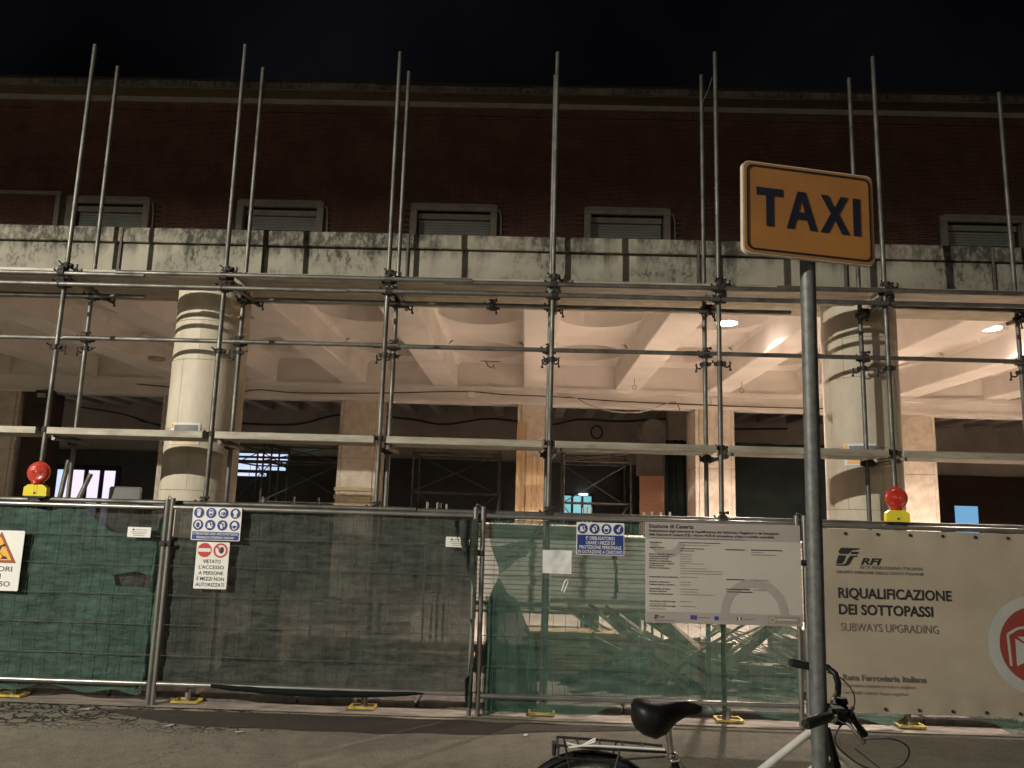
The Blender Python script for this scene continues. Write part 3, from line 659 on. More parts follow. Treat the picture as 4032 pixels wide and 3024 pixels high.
fence(-5.61, -2.985, 'mesh fence panel hung with bright green net behind the roadworks sign', 1.612, 0.21)
fence(-2.945, -0.400, 'mesh fence panel hung with dark grey net and prohibition signs', 1.620, 0.212)
fence(-0.333, 2.240, 'mesh fence panel with thin see-through green net and the large works board', 1.625, 0.205)
fence(2.300, 4.900, 'mesh fence panel carrying the beige railway banner', 1.628, 0.20)
fence(4.96, 7.5, 'plain mesh fence panel past the banner at the right edge', 1.628, 0.20)

def lerp_list(c, x):
    if x <= c[0][0]: return c[0][1]
    for (a, p), (b, q) in zip(c, c[1:]):
        if x <= b: t = (x - a) / (b - a); t = t * t * (3 - 2 * t); return p + (q - p) * t
    return c[-1][1]
def cloth(mb, x0, x1, y, top, bot, nu, nv, amp=0.012, seed=0.0, xl=None, fold=0.0, ffreq=40):
    def f(u, v):
        z = 0; xx = x0 + (x1 - x0) * u
        zt = lerp_list(top, xx) if isinstance(top, list) else top; zb = lerp_list(bot, xx) if isinstance(bot, list) else bot
        z = zb + (zt - zb) * v
        a = xl(z) if xl else x0
        X = a + (x1 - a) * u
        d = amp * (noise.noise((X * 1.7 + seed, z * 2.3, seed)) + 0.6 * noise.noise((X * 5 + z * 2 + seed, z * 8, 1.0)) + 0.35 * noise.noise((X * 11 + seed, z * 21, 2.0)))
        if fold: d += fold * math.sin(X * ffreq + 3 * noise.noise((X * 3, z * 2, seed)))
        return (X, y + d, z)
    mb.grid(f, nu, nv); return mb
def net(name, label, mb, mt, loc):
    return single(name, mb, mt, label, 'net', loc, 'debris nets tied to the fence', True)
# panel 1: grey net behind, green net in front with a sagging top edge and a torn hole
mb = MB(); cloth(mb, -5.58, -3.0, 6.70, 1.60, 0.20, 110, 80, 0.022, 3); net('debris_net', 'dark grey net showing in the gap above the bright green net', mb, MT['net_back'], (-4.3, 6.70, 0.2))
top1 = [(-5.6, 1.625), (-4.28, 1.622), (-4.12, 1.575), (-3.98, 1.562), (-3.86, 1.60), (-3.70, 1.602), (-3.60, 1.51), (-3.42, 1.40), (-3.28, 1.362), (-3.15, 1.40), (-3.0, 1.49)]
bot1 = [(-5.6, 0.16), (-4.6, 0.12), (-4.1, 0.125), (-3.85, 0.18), (-3.5, 0.12), (-3.3, 0.15), (-3.1, 0.11), (-3.0, 0.16)]
mb = MB(); cloth(mb, -5.58, -3.40, 6.66, top1, bot1, 140, 90, 0.018, 9)
cloth(mb, -3.40, -3.06, 6.66, top1, [(-3.40, 1.055), (-3.2, 1.085), (-3.06, 1.05)], 20, 24, 0.018, 9); cloth(mb, -3.40, -3.06, 6.66, [(-3.40, 1.055), (-3.36, 0.965), (-3.06, 0.955)], bot1, 20, 50, 0.018, 9)
gn = net('debris_net', 'bright green net with torn hole on the leftmost fence panel', mb, MT['net_green'], (-4.3, 6.66, 0.1))
mb = MB()
for s in range(3): cloth(mb, -3.075 + 0.012 * s, -2.992, 6.645 + 0.012 * s, [(-3.1, 1.47), (-2.99, 1.56)], [(-3.1, 0.15), (-2.99, 0.2)], 22, 50, 0.02, 4 + s, lambda z, s=s: -3.05 - 0.05 * noise.noise((z * 3.1, s, 0)) - 0.10 * max(0, 0.45 - z), 0.016, 95)
part('bunched_edge', mb, MT['net_green'], gn, True)
# panel 2: dark net
mb = MB(); cloth(mb, -2.93, -0.42, 6.665, [(-2.93, 1.60), (-0.42, 1.605)], [(-2.93, 0.215), (-2.5, 0.19), (-0.9, 0.185), (-0.42, 0.21)], 150, 90, 0.022, 21)
dn = net('debris_net', 'dark grey net over the fence panel with the two safety signs', mb, MT['net_dark'], (-1.7, 6.665, 0.2))
mb = MB(); pts = [(-2.48 + 1.72 * i / 24, 6.615 + 0.006 * noise.noise((i * 0.7, 0, 0)), 0.212 - 0.03 * math.sin(math.pi * i / 24) + 0.006 * noise.noise((i * 0.9, 3, 0))) for i in range(25)]
mb.path(pts, [0.006 + 0.022 * math.sin(math.pi * min(1, (i + 1) / 25)) ** 0.5 for i in range(25)], 8); part('rolled_hem', mb, MT['tarp'], dn, True)
mb = MB()
for s in range(3): cloth(mb, -0.60, -0.372, 6.61 - 0.012 * s, [(-0.60, 1.575), (-0.37, 1.60)], 0.80, 26, 40, 0.02, 30 + s, lambda z, s=s: -0.402 - 0.20 * max(0, min(1, (z - 0.95) / 0.62)) ** 1.4 + 0.012 * s, 0.014, 70)
for s in range(2): cloth(mb, -0.44, -0.375, 6.60 - 0.014 * s, 0.80, 0.12, 12, 36, 0.025, 40 + s, lambda z, s=s: -0.405 - 0.04 * noise.noise((z * 4, s, 1)) - 0.03 * (z < 0.35), 0.018, 120)
part('bunched_edge', mb, MT['net_dark'], dn, True)
# panel 3: thin green net
xl3 = lambda z: -0.288 + 0.09 * math.exp(-((z - 1.18) / 0.17) ** 2) + 0.012 * noise.noise((z * 5, 0, 2))
bot3 = [(-0.33, 0.05), (-0.15, 0.06), (0.15, 0.085), (0.5, 0.06), (0.8, 0.16), (1.0, 0.175), (1.25, 0.10), (1.5, 0.12), (1.8, 0.17), (2.0, 0.10), (2.23, 0.08)]
mb = MB(); cloth(mb, -0.29, 2.235, 6.662, [(-0.3, 1.60), (0.1, 1.60), (0.5, 1.575), (0.9, 1.60), (2.3, 1.60)], bot3, 90, 60, 0.016, 51, xl3)
gn3 = net('debris_net', 'thin green see-through net on the fence panel with the works board', mb, MT['net_green_thin'], (0.95, 6.662, 0.05))
mb = MB()
for s in range(2): cloth(mb, -0.30, 0.14, 6.685 + 0.02 * s, [(-0.3, 1.12), (-0.1, 0.98), (0.14, 0.62)], [(-0.3, 0.07), (0.0, 0.09), (0.14, 0.12)], 40, 40, 0.03, 60 + s, lambda z: xl3(z) + 0.002, 0.012, 42)
cloth(mb, -0.29, 0.16, 6.69, [(-0.3, 1.37), (0.03, 1.43), (0.16, 1.60)], [(-0.3, 1.16), (0.0, 1.30), (0.16, 1.58)], 24, 14, 0.012, 66, xl3)
cloth(mb, -0.30, -0.22, 6.64, 0.98, 0.06, 12, 40, 0.03, 69, None, 0.016, 130)
part('folded_layer', mb, MT['net_green_thin'], gn3, True)
# net showing under the banner
mb = MB(); cloth(mb, 2.32, 4.89, 6.67, 1.60, [(2.3, 0.10), (2.7, 0.12), (2.95, 0.07), (3.1, 0.16), (3.5, 0.17), (3.75, 0.12), (3.9, 0.05), (4.9, 0.07)], 90, 40, 0.016, 77)
net('debris_net', 'green net hanging below the beige banner', mb, MT['net_green'], (3.6, 6.67, 0.1))

# ------------------------------------------------------------------ signs and lettering
def rrect(w, h, r=0.01, n=5, cu=0, cv=0):
    out = []
    for (sx, sy, a0) in ((1, -1, -90), (1, 1, 0), (-1, 1, 90), (-1, -1, 180)):
        for k in range(n + 1):
            a = R(a0 + 90 * k / n); out.append((cu + sx * (w / 2 - r) + r * math.cos(a), cv + sy * (h / 2 - r) + r * math.sin(a)))
    return out
def circ(u, v, r, n=36, a0=0, a1=360): return [(u + r * math.cos(R(a0 + (a1 - a0) * k / n)), v + r * math.sin(R(a0 + (a1 - a0) * k / n))) for k in range(n if a1 - a0 >= 360 else n + 1)]
def flat(name, par, pts, d, mt, t=0.0008, poly=None):
    mb = MB()
    for p in (poly or [pts]): mb.plate(p, d, d + t)
    return part(name, mb, MT[mt], par, world=False)
def text(par, body, u, v, size, d, mt, width=None, align='LEFT', bold=0.0, shear=0.0, name='lettering'):
    cu = bpy.data.curves.new('t', 'FONT'); cu.body = body; cu.size = 1.0; cu.align_x = 'LEFT'; cu.offset = bold; cu.shear = shear; cu.resolution_u = 3; cu.fill_mode = 'FRONT'
    ob = bpy.data.objects.new('t', cu); me = bpy.data.meshes.new_from_object(ob); bpy.data.objects.remove(ob); bpy.data.curves.remove(cu)
    if not me.vertices: return None
    xs = [q.co.x for q in me.vertices]; x0, x1 = min(xs), max(xs)
    cap = size / 0.70; sx = (width / (x1 - x0)) if width else cap
    sh = {'LEFT': -x0 * sx, 'CENTER': -(x0 + x1) / 2 * sx, 'RIGHT': -x1 * sx}[align]
    for q in me.vertices: q.co = (u + sh + q.co.x * sx, -d, v + q.co.y * cap)
    me.update(); me.name = name; return put(name, me, MT[mt], par)
def sign(name, label, cat, loc, w, h, mt='white', r=0.01, rot=None, th=0.003):
    t = thing(name, label, cat, loc, rot=rot); flat('panel', t, rrect(w, h, r), 0.0, mt, th); return t
D1, D2, D3, D4 = 0.0045, 0.0065, 0.0085, 0.0105

# pictograms drawn in a unit disc
PICTO = {
 'mask': ([[(-.42, .30), (-.34, .62), (0, .74), (.34, .62), (.42, .30), (.36, .22), (.36, -.05), (.26, -.62), (-.26, -.62), (-.36, -.05), (-.36, .22)]], [[(-.27, .18), (-.10, .18), (-.10, .07), (-.27, .07)], [(.10, .18), (.27, .18), (.27, .07), (.10, .07)], [(-.34, .42), (.34, .42), (.30, .34), (-.30, .34)]]),
 'goggles': ([[(-.46, .25), (-.36, .62), (0, .76), (.36, .62), (.46, .25), (.40, -.25), (.14, -.66), (-.14, -.66), (-.40, -.25)]], [[(-.32, .28), (-.26, .52), (0, .62), (.26, .52), (.32, .28)], [(-.30, -.10), (-.08, -.05), (.08, -.05), (.30, -.10), (.08, -.50), (-.08, -.50)]]),
 'visor': ([[(-.60, .30), (-.30, .60), (.10, .66), (.50, .30), (.42, -.50), (-.10, -.62), (-.20, -.45), (-.60, -.50)]], [[(-.30, .22), (-.12, .22), (-.12, -.30), (-.30, -.30)], [(.02, .24), (.40, .20), (.34, -.40), (-.02, -.44)]]),
 'suit': ([[(-.16, .70), (.16, .70), (.44, .42), (.46, .02), (.32, .02), (.26, .30), (.24, -.10), (.30, -.72), (.06, -.72), (0, -.14), (-.06, -.72), (-.30, -.72), (-.24, -.10), (-.26, .30), (-.32, .02), (-.46, .02), (-.44, .42)]], []),
 'ears': ([[(-.56, .30), (-.40, .66), (0, .80), (.40, .66), (.56, .30), (.66, .10), (.60, -.34), (.44, -.36), (.20, -.70), (-.20, -.70), (-.44, -.36), (-.60, -.34), (-.66, .10)]], [[(-.32, .30), (0, .50), (.32, .30), (.32, -.20), (.12, -.52), (-.12, -.52), (-.32, -.20)]]),
 'boot': ([[(-.48, .42), (-.05, .42), (.02, -.06), (.40, -.36), (.44, -.56), (-.52, -.56)], [(.05, .50), (.26, .62), (.40, .50), (.36, .10), (.60, -.10), (.62, -.24), (.46, -.24), (.26, -.02), (.24, .40)]], []),
 'glove': ([[(-.54, .18), (-.10, .30), (.14, -.56), (-.26, -.66)], [(-.16, .56), (.14, .68), (.44, .50), (.48, -.30), (.26, -.30), (.28, .30), (.06, .46), (-.10, .40)]], []),
 'helmet': ([[(-.66, .14), (-.48, .18), (-.40, .52), (0, .74), (.40, .52), (.48, .18), (.66, .14), (.60, .02), (-.60, .02)], [(-.50, -.04), (-.36, -.04), (-.30, -.46), (.0, -.60), (.28, -.46), (.40, -.04), (.54, -.04), (.44, -.52), (.10, -.76), (-.30, -.70), (-.42, -.40)]], []),
 'harness': ([[(-.10, .10), (.28, .60), (.50, .66), (.52, .44), (.36, .30), (.30, -.26), (.06, -.60), (-.22, -.36), (-.40, -.10)]], [[(.06, .06), (.20, .22), (.12, -.26), (-.08, -.20)]]),
}
def picto(par, kind, u, v, r, d=D1):
    dsc = flat('pictogram_disc', par, circ(u, v, r), d, 'blue')
    w, b = PICTO[kind]
    mb = MB()
    for q in w: mb.plate([(u + x * r, v + y * r) for x, y in q], d + 0.002, d + 0.0028)
    part('pictogram', mb, MT['white'], dsc, world=False)
    if b:
        mb = MB()
        for q in b: mb.plate([(u + x * r, v + y * r) for x, y in q], d + 0.004, d + 0.0048)
        part('pictogram_detail', mb, MT['blue'], dsc, world=False)
SY = 6.600
s = sign('safety_sign', 'white sign with eight round blue protective-gear pictograms on the dark net', 'sign', (-2.546, SY, 1.495), 0.408, 0.272)
for i, k in enumerate(('mask', 'goggles', 'visor', 'suit', 'ears', 'boot', 'glove', 'helmet')): picto(s, k, -0.152 + 0.1013 * (i % 4), 0.087 - 0.0985 * (i // 4), 0.0425)
flat('text_band', s, rrect(0.388, 0.064, 0.003, cv=-0.098), D1, 'blue')
text(s, "E' OBBLIGATORIO USARE I MEZZI DI PROTEZIONE", 0, -0.091, 0.018, D2, 'white', 0.37, 'CENTER', 0.012); text(s, 'PERSONALE IN DOTAZIONE A CIASCUNO', 0, -0.121, 0.018, D2, 'white', 0.31, 'CENTER', 0.012)
s = sign('prohibition_sign', 'tall white sign with red no-entry disc and crossed-out hand, VIETATO L\'ACCESSO', 'sign', (-2.557, SY + 0.002, 1.158), 0.272, 0.376)
dsc = flat('no_entry_disc', s, circ(-0.068, 0.122, 0.0575), D1, 'red'); flat('bar', dsc, rrect(0.104, 0.028, 0.001, cu=-0.068, cv=0.122), D2, 'white')
mb = MB(); mb.ring(0.064, 0.122, 0.045, 0.0585, D1, D1 + 0.0008); rg = part('prohibition_ring', mb, MT['red'], s, world=False)
hand = [(-.10, -.42), (.22, -.42), (.40, -.10), (.44, .30), (.36, .34), (.30, .06), (.30, .50), (.21, .52), (.17, .10), (.14, .58), (.05, .58), (.03, .10), (-.04, .50), (-.13, .48), (-.10, .02), (-.18, -.02), (-.34, .12), (-.42, .04), (-.24, -.24)]
flat('hand', rg, [(0.068 + x * 0.055, 0.122 + y * 0.055) for x, y in hand], D1, 'ink')
mb = MB(); a = R(-45); c_, s_ = math.cos(a), math.sin(a); q = [(-0.048, -0.006), (0.002, -0.006), (0.002, 0.006), (-0.048, 0.006)]
mb.plate([(0.064 + x * c_ - y * s_, 0.122 + x * s_ + y * c_) for x, y in q], D2, D2 + 0.0008); part('slash', mb, MT['red'], rg, world=False)
for i, (ln, w) in enumerate((('VIETATO', 0.148), ("L'ACCESSO", 0.208), ('A PERSONE', 0.205), ('E MEZZI NON', 0.225), ('AUTORIZZATI', 0.236))): text(s, ln, 0, 0.018 - 0.0465 * i, 0.0285, D1, 'ink', w, 'CENTER', 0.012)
# roadworks sign at the left edge
s = sign('roadworks_sign', 'white board with red-bordered triangle of a digging worker, LAVORI IN CORSO', 'sign', (-4.330, SY, 1.147), 0.386, 0.486)
tri = [(-0.15, -0.02), (0.15, -0.02), (0, 0.232)]
tr_ = flat('triangle_border', s, tri, D1, 'brownred'); flat('triangle_field', tr_, [(-0.113, 0.002), (0.113, 0.002), (0, 0.192)], D2, 'orange')
mb = MB()
for q in ([(-.035, .10), (.012, .125), (.025, .118), (.005, .075), (-.012, .05), (-.03, .06)], [(-.03, .062), (-.012, .055), (-.018, .02), (-.045, .012), (-.052, .02), (-.035, .03)], [(.0, .07), (.012, .062), (.052, .020), (.047, .015)], [(.018, .012), (.080, .012), (.062, .032), (.040, .034)]): mb.plate(q, D3, D3 + 0.0008)
mb.plate(circ(0.032, 0.122, 0.0115, 16), D3, D3 + 0.0008); part('digging_worker', mb, MT['ink'], tr_, world=False)
for i, (ln, w) in enumerate((('LAVORI', 0.25), ('IN', 0.075), ('CORSO', 0.245))): text(s, ln, 0, -0.088 - 0.060 * i, 0.041, D1, 'ink', w, 'CENTER', 0.006)
# second protective-gear sign
s = sign('safety_sign', 'sign with four blue pictograms above blue panel reading E\' OBBLIGATORIO USARE', 'sign', (0.629, SY, 1.466), 0.392, 0.262)
for i, k in enumerate(('boot', 'glove', 'helmet', 'harness')): picto(s, k, -0.146 + 0.0975 * i, 0.080, 0.0415)
flat('text_band', s, rrect(0.378, 0.156, 0.003, cv=-0.047), D1, 'blue')
for i, (ln, w) in enumerate((("E' OBBLIGATORIO", 0.235), ('USARE I MEZZI DI', 0.235), ('PROTEZIONE PERSONALE', 0.342), ('IN DOTAZIONE A CIASCUNO', 0.362))): text(s, ln, 0, -0.008 - 0.0365 * i, 0.0265, D2, 'white', w, 'CENTER', 0.016)
# small fence notices
for (x, z, lb) in ((-3.184, 1.408, 'small white notice plate on the green net beside the post'), (-0.541, 1.406, 'small white notice plate on the dark net at its right end')):
    s = sign('notice_plate', lb, 'sign', (x, SY, z), 0.195, 0.083, r=0.006)
    flat('emblem', s, circ(-0.048, 0.020, 0.008, 12), D1, 'ink'); flat('rule', s, rrect(0.10, 0.004, 0.001, cu=0.02, cv=0.020), D1, 'ink_grey')
    for i in range(3): flat('rule', s, rrect(0.13 - 0.02 * i, 0.0035, 0.001, cu=0.0, cv=0.002 - 0.014 * i), D1, 'ink_grey')
mb = MB(); mb.grid(lambda u, v: (0.16 + 0.236 * u, 6.602 - 0.006 * math.sin(u * 7) * v - 0.012 * u * (1 - v) + 0.008 * noise.noise((u * 4, v * 4, 0)), 1.178 + 0.186 * v), 14, 10)
single('paper_sheet', mb, MT['paper'], 'blank crumpled sheet in plastic sleeve hung on the thin green net', 'paper', (0.278, 6.602, 1.178), smooth=True)
mb = MB(); mb.path([(0.32, 6.60, 1.04), (0.345, 6.595, 1.12), (0.36, 6.59, 1.135), (0.372, 6.595, 1.12), (0.355, 6.6, 1.07), (0.34, 6.6, 1.03)], 0.006, 6)
single('plastic_strap', mb, MT['white'], 'loose white strap looped through the net under the blank sheet', 'strap', (0.34, 6.6, 1.03), smooth=True)

# big works board
s = sign('works_board', 'large pale information board titled Stazione di Caserta', 'sign', (1.628, SY - 0.004, 1.2195), 1.262, 0.798, 'board', 0.008, rot=(0, R(-0.25), 0))
flat('header_band', s, rrect(1.256, 0.132, 0.004, cv=0.331), D1, 'board_grey'); flat('footer_band', s, rrect(1.256, 0.085, 0.004, cv=-0.354), D1, 'board_grey')
for rg_ in ((0.245, -0.3105, 0.205, 0.272, 0, 180), (-0.45, 0.265, 0.09, 0.15, 195, 345)): mb = MB(); mb.ring(*rg_[:4], D1, D1 + 0.0008, *rg_[4:]); part('ring_motif', mb, MT['board_grey'], s, world=False)
text(s, 'Stazione di Caserta', -0.602, 0.352, 0.030, D2, 'ink', 0.365, bold=0.03)
text(s, 'Realizzazione degli interventi di riqualificazione del Fabbricato Viaggiatori e del Sottopasso', -0.602, 0.320, 0.0185, D2, 'ink', 1.06, bold=0.03)
text(s, 'della Stazione di Caserta (CE) - Nuovo HUB di connessione urbana e mobilita sostenibile', -0.602, 0.290, 0.0185, D2, 'ink', 1.02, bold=0.03)
flat('rule', s, rrect(0.78, 0.005, 0.001, cu=-0.212, cv=0.272), D2, 'ink_grey')
rows = [('Committente', 0.232, 0.10), ('Soggetto Tecnico', 0.190, 0.125), ('Importo opere da realizzare', 0.138, 0.20), ('Progettazione esecutiva', 0.120, 0.17), ('Oneri per la sicurezza', 0.102, 0.155), ('Modalita di realizzazione', 0.083, 0.18), ('Categorie di lavoro eseguite', 0.064, 0.20), ('Durata dei lavori', 0.046, 0.12), ('Estremi autorizzazione', 0.028, 0.165),
        ('Responsabile del procedimento', -0.043, 0.235), ('Progetto architettonico', -0.083, 0.165), ('Progetto impianti e strutture', -0.104, 0.205), ('Responsabile dei lavori', -0.138, 0.17), ('Direttore dei lavori', -0.157, 0.14), ('Assistente Direttore Lavori', -0.178, 0.19), ('Coordinatore della Sicurezza', -0.235, 0.21), ('Coordinatore della Sicurezza', -0.272, 0.21)]
for (ln, v, w) in rows: text(s, ln, -0.600, v, 0.0105, D2, 'ink', w, bold=0.03)
for (v, w) in ((0.234, 0.33), (0.214, 0.25), (0.186, 0.20), (0.168, 0.12), (0.140, 0.10), (0.122, 0.09), (0.104, 0.10), (0.084, 0.095), (0.066, 0.19), (0.048, 0.045), (0.028, 0.21), (0.008, 0.34), (-0.012, 0.34), (-0.041, 0.14), (-0.081, 0.085), (-0.102, 0.085), (-0.136, 0.145), (-0.157, 0.14), (-0.178, 0.27), (-0.233, 0.10), (-0.270, 0.12)):
    flat('rule', s, rrect(w, 0.0048, 0.001, cu=-0.352 + w / 2, cv=v + 0.005), D2, 'ink' if v in (0.234, 0.186, 0.168) else 'ink_pale')
for (u, v, w, mt) in ((-0.600, -0.250, 0.14, 'ink_pale'), (-0.600, -0.290, 0.13, 'ink_pale'), (0.018, 0.192, 0.155, 'ink'), (0.225, 0.194, 0.255, 'ink'), (0.225, 0.176, 0.10, 'ink_pale'), (0.225, 0.156, 0.205, 'ink_pale'), (0.018, -0.045, 0.15, 'ink'), (0.235, -0.045, 0.125, 'ink_pale'), (0.018, -0.122, 0.19, 'ink'), (0.018, -0.142, 0.21, 'ink'), (0.235, -0.122, 0.10, 'ink_pale')):
    flat('rule', s, rrect(w, 0.006 if mt == 'ink' else 0.0045, 0.001, cu=u + w / 2, cv=v), D3, mt)
def rail_logo(par, u, v, k, d, mt):
    """two slanted swooping strokes of the railway emblem, k = height"""
    top_ = [(.36, 1.0), (1.42, 1.0), (1.36, .93), (.98, .88), (.80, .72), (.72, .66), (.27, .66), (.20, .78)]
    tail = [(.98, .80), (1.36, .80), (1.33, .70), (1.24, .66), (.88, .66)]
    low = [(.22, .60), (.66, .60), (.52, .28), (.34, .08), (0, .06), (.02, .0), (.62, .0), (.82, .10), (.96, .38), (1.08, .60), (1.30, .60), (1.26, .52), (.74, .60)]
    lowA = [(.20, .58), (.62, .58), (.50, .28), (.36, .12), (.04, .10)]
    lowB = [(.0, .05), (.04, .0), (.60, .0), (.80, .10), (.95, .36), (1.05, .50), (1.28, .52), (1.26, .58), (.86, .58), (.72, .38), (.58, .12), (.40, .06)]
    mb = MB()
    for q in (top_, tail, lowA, lowB): mb.plate([(u + x * k, v + y * k) for x, y in q], d, d + 0.0008)
    return part('railway_emblem', mb, MT[mt], par, world=False)
rail_logo(s, -0.565, -0.368, 0.030, D2, 'ink'); flat('rule', s, rrect(0.17, 0.004, 0.001, cu=-0.475, cv=-0.380), D2, 'ink_grey'); text(s, 'RFI', -0.520, -0.362, 0.014, D2, 'ink_grey', 0.042, bold=0.03, shear=0.3)
fg = flat('flag', s, rrect(0.052, 0.033, 0.001, cu=-0.245, cv=-0.350), D2, 'eu_blue')
mb = MB()
for k in range(12): mb.plate(circ(-0.245 + 0.010 * math.cos(R(30 * k)), -0.350 + 0.010 * math.sin(R(30 * k)), 0.0016, 6), D3, D3 + 0.0006)
part('star_circle', mb, MT['yellow'], fg, world=False)
flat('rule', s, rrect(0.10, 0.005, 0.001, cu=-0.158, cv=-0.350), D2, 'ink_grey'); flat('emblem', s, rrect(0.034, 0.030, 0.006, cu=-0.062, cv=-0.352), D2, 'eu_blue'); flat('rule', s, rrect(0.08, 0.004, 0.001, cu=0.016, cv=-0.352), D2, 'ink_pale')
flat('flag_green', s, rrect(0.014, 0.030, 0.001, cu=0.108, cv=-0.352), D2, 'flag_green'); flat('flag_white', s, rrect(0.010, 0.030, 0.001, cu=0.1205, cv=-0.352), D2, 'white'); flat('flag_red', s, rrect(0.014, 0.026, 0.004, cu=0.133, cv=-0.348), D2, 'red'); flat('rule', s, rrect(0.09, 0.004, 0.001, cu=0.20, cv=-0.354), D2, 'ink_grey')
nb = flat('logo_band', s, rrect(0.255, 0.058, 0.002, cu=0.480, cv=-0.353), D2, 'ink_pale'); mb = MB(); mb.ring(0.385, -0.353, 0.018, 0.024, D3, D3 + 0.0008); part('round_logo', mb, MT['board'], nb, world=False); flat('rule', nb, rrect(0.16, 0.012, 0.001, cu=0.50, cv=-0.350), D3, 'board')

# banner
bw, bh = 2.46, 1.42; BCX, BCZ = 2.345 + bw / 2, 0.895
s = thing('railway_banner', 'long beige mesh banner reading RIQUALIFICAZIONE DEI SOTTOPASSI', 'banner', (BCX, 6.585, BCZ))
mb = MB(); mb.grid(lambda u, v: (bw * (u - 0.5), 0.0035 + 0.0030 * noise.noise((u * 5 + v * 2.2, v * 1.6, 4)) + 0.004 * math.cos(u * 2 * math.pi * 9) * (abs(v - 0.5) * 2) ** 6, bh * (v - 0.5) + 0.0015 * math.sin(u * 2 * math.pi * 9) * (1 if v > 0.5 else -1)), 150, 60)
part('sheet', mb, MT['banner'], s, True, world=False)
U = lambda x: x - BCX
V = lambda z: z - BCZ
DB = 0.0012
rail_logo(s, U(2.53), V(1.312), 0.142, DB, 'ink')
text(s, 'RFI', U(2.735), V(1.327), 0.050, DB, 'ink', 0.17, bold=0.03, shear=0.28); text(s, 'RETE FERROVIARIA ITALIANA', U(2.725), V(1.291), 0.026, DB, 'ink_grey', 0.505, bold=0.005, shear=0.28); text(s, 'GRUPPO FERROVIE DELLO STATO ITALIANE', U(2.535), V(1.252), 0.021, DB, 'ink_grey', 0.70, bold=0.02)
text(s, 'RIQUALIFICAZIONE', U(2.545), V(1.060), 0.078, DB, 'ink', 0.905, bold=0.025); text(s, 'DEI SOTTOPASSI', U(2.545), V(0.932), 0.078, DB, 'ink', 0.75, bold=0.025); text(s, 'SUBWAYS UPGRADING', U(2.555), V(0.802), 0.064, DB, 'ink_mid', 0.775)
text(s, 'Rete Ferroviaria Italiana', U(2.558), V(0.426), 0.044, DB, 'ink_grey', 0.655, bold=0.03); text(s, 'Costruiamo insieme un futuro migliore', U(2.558), V(0.376), 0.026, DB, 'ink_mid', 0.565); text(s, "Let's build a better future together", U(2.558), V(0.322), 0.026, DB, 'ink_mid', 0.51)
ec, ez = U(4.105), V(0.735); mb = MB(); mb.ring(ec, ez, 0.30, 0.388, DB, DB + 0.0008, n=64); ring = part('round_emblem', mb, MT['banner_white'], s, world=False); flat('disc', ring, circ(ec, ez, 0.298, 60), DB, 'banner_red')
mb = MB()
arch = [(ec - 0.22, ez - 0.16), (ec - 0.232, ez + 0.08), (ec - 0.15, ez + 0.13), (ec, ez + 0.15), (ec + 0.15, ez + 0.13), (ec + 0.232, ez + 0.08), (ec + 0.22, ez - 0.16)]
for p, q in zip(arch, arch[1:]):
    dx, dy = q[0] - p[0], q[1] - p[1]; l = math.hypot(dx, dy); nx, ny = -dy / l * 0.010, dx / l * 0.010
    mb.plate([(p[0] - nx, p[1] - ny), (q[0] - nx, q[1] - ny), (q[0] + nx, q[1] + ny), (p[0] + nx, p[1] + ny)], DB + 0.002, DB + 0.0028)
mb.plate([(ec - 0.175, ez - 0.16), (ec - 0.09, ez - 0.12), (ec - 0.05, ez - 0.02), (ec - 0.175, ez + 0.05)], DB + 0.002, DB + 0.0028); mb.plate([(ec - 0.16, ez + 0.066), (ec + 0.16, ez + 0.066), (ec + 0.03, ez - 0.03), (ec - 0.02, ez - 0.03)], DB + 0.002, DB + 0.0028)
mb.plate([(ec + 0.175, ez - 0.16), (ec + 0.175, ez + 0.05), (ec + 0.05, ez - 0.02), (ec + 0.09, ez - 0.12)], DB + 0.002, DB + 0.0028)
part('subway_pictogram', mb, MT['banner_white'], ring, world=False)
flat('corner_shape', s, [(ec + 0.02, ez - 0.392), (ec + 0.2, ez - 0.40), (ec + 0.5, ez - 0.62), (ec + 0.5, ez - 0.50), (ec + 0.30, ez - 0.30)], DB - 0.0008, 'ink_grey')
for k in range(9):
    for vv in (0.475, -0.478):
        mb = MB(); mb.ring(U(2.62 + 0.262 * k), bh * vv, 0.005, 0.013, DB, DB + 0.003, n=14); part('eyelet', mb, MT['coupler'], s, world=False)

# works notices stuck to the columns
for (cx, a0, zt, lb) in ((-3.20, -98, 2.413, 'white notice with blue header taped to the left column'), (3.29, -116, 2.394, 'white notice taped to the right column behind the scaffold tube')):
    t = thing('column_notice', lb, 'notice', (cx, 7.75, zt - 0.2)); rr = 0.357
    def bent(w0, w1, z0, z1, q, cx=cx, a0=a0):
        mb = MB(); mb.grid(lambda u, v: (cx + q * math.cos(R(a0 + (w0 + (w1 - w0) * u))), 7.75 + q * math.sin(R(a0 + (w0 + (w1 - w0) * u))), z0 + (z1 - z0) * v), 14, 1); return mb
    part('sheet', bent(-25, 25, zt - 0.205, zt, rr), MT['paper'], t, True); part('header_print', bent(-17, 22, zt - 0.10, zt - 0.022, rr + 0.002), MT['grey_panel'], t, True)
    part('side_mark', bent(-24, -19, zt - 0.05, zt - 0.01, rr + 0.002), MT['orange'], t, True); part('body_print', bent(-20, 20, zt - 0.19, zt - 0.16, rr + 0.002), MT['orange'], t, True)

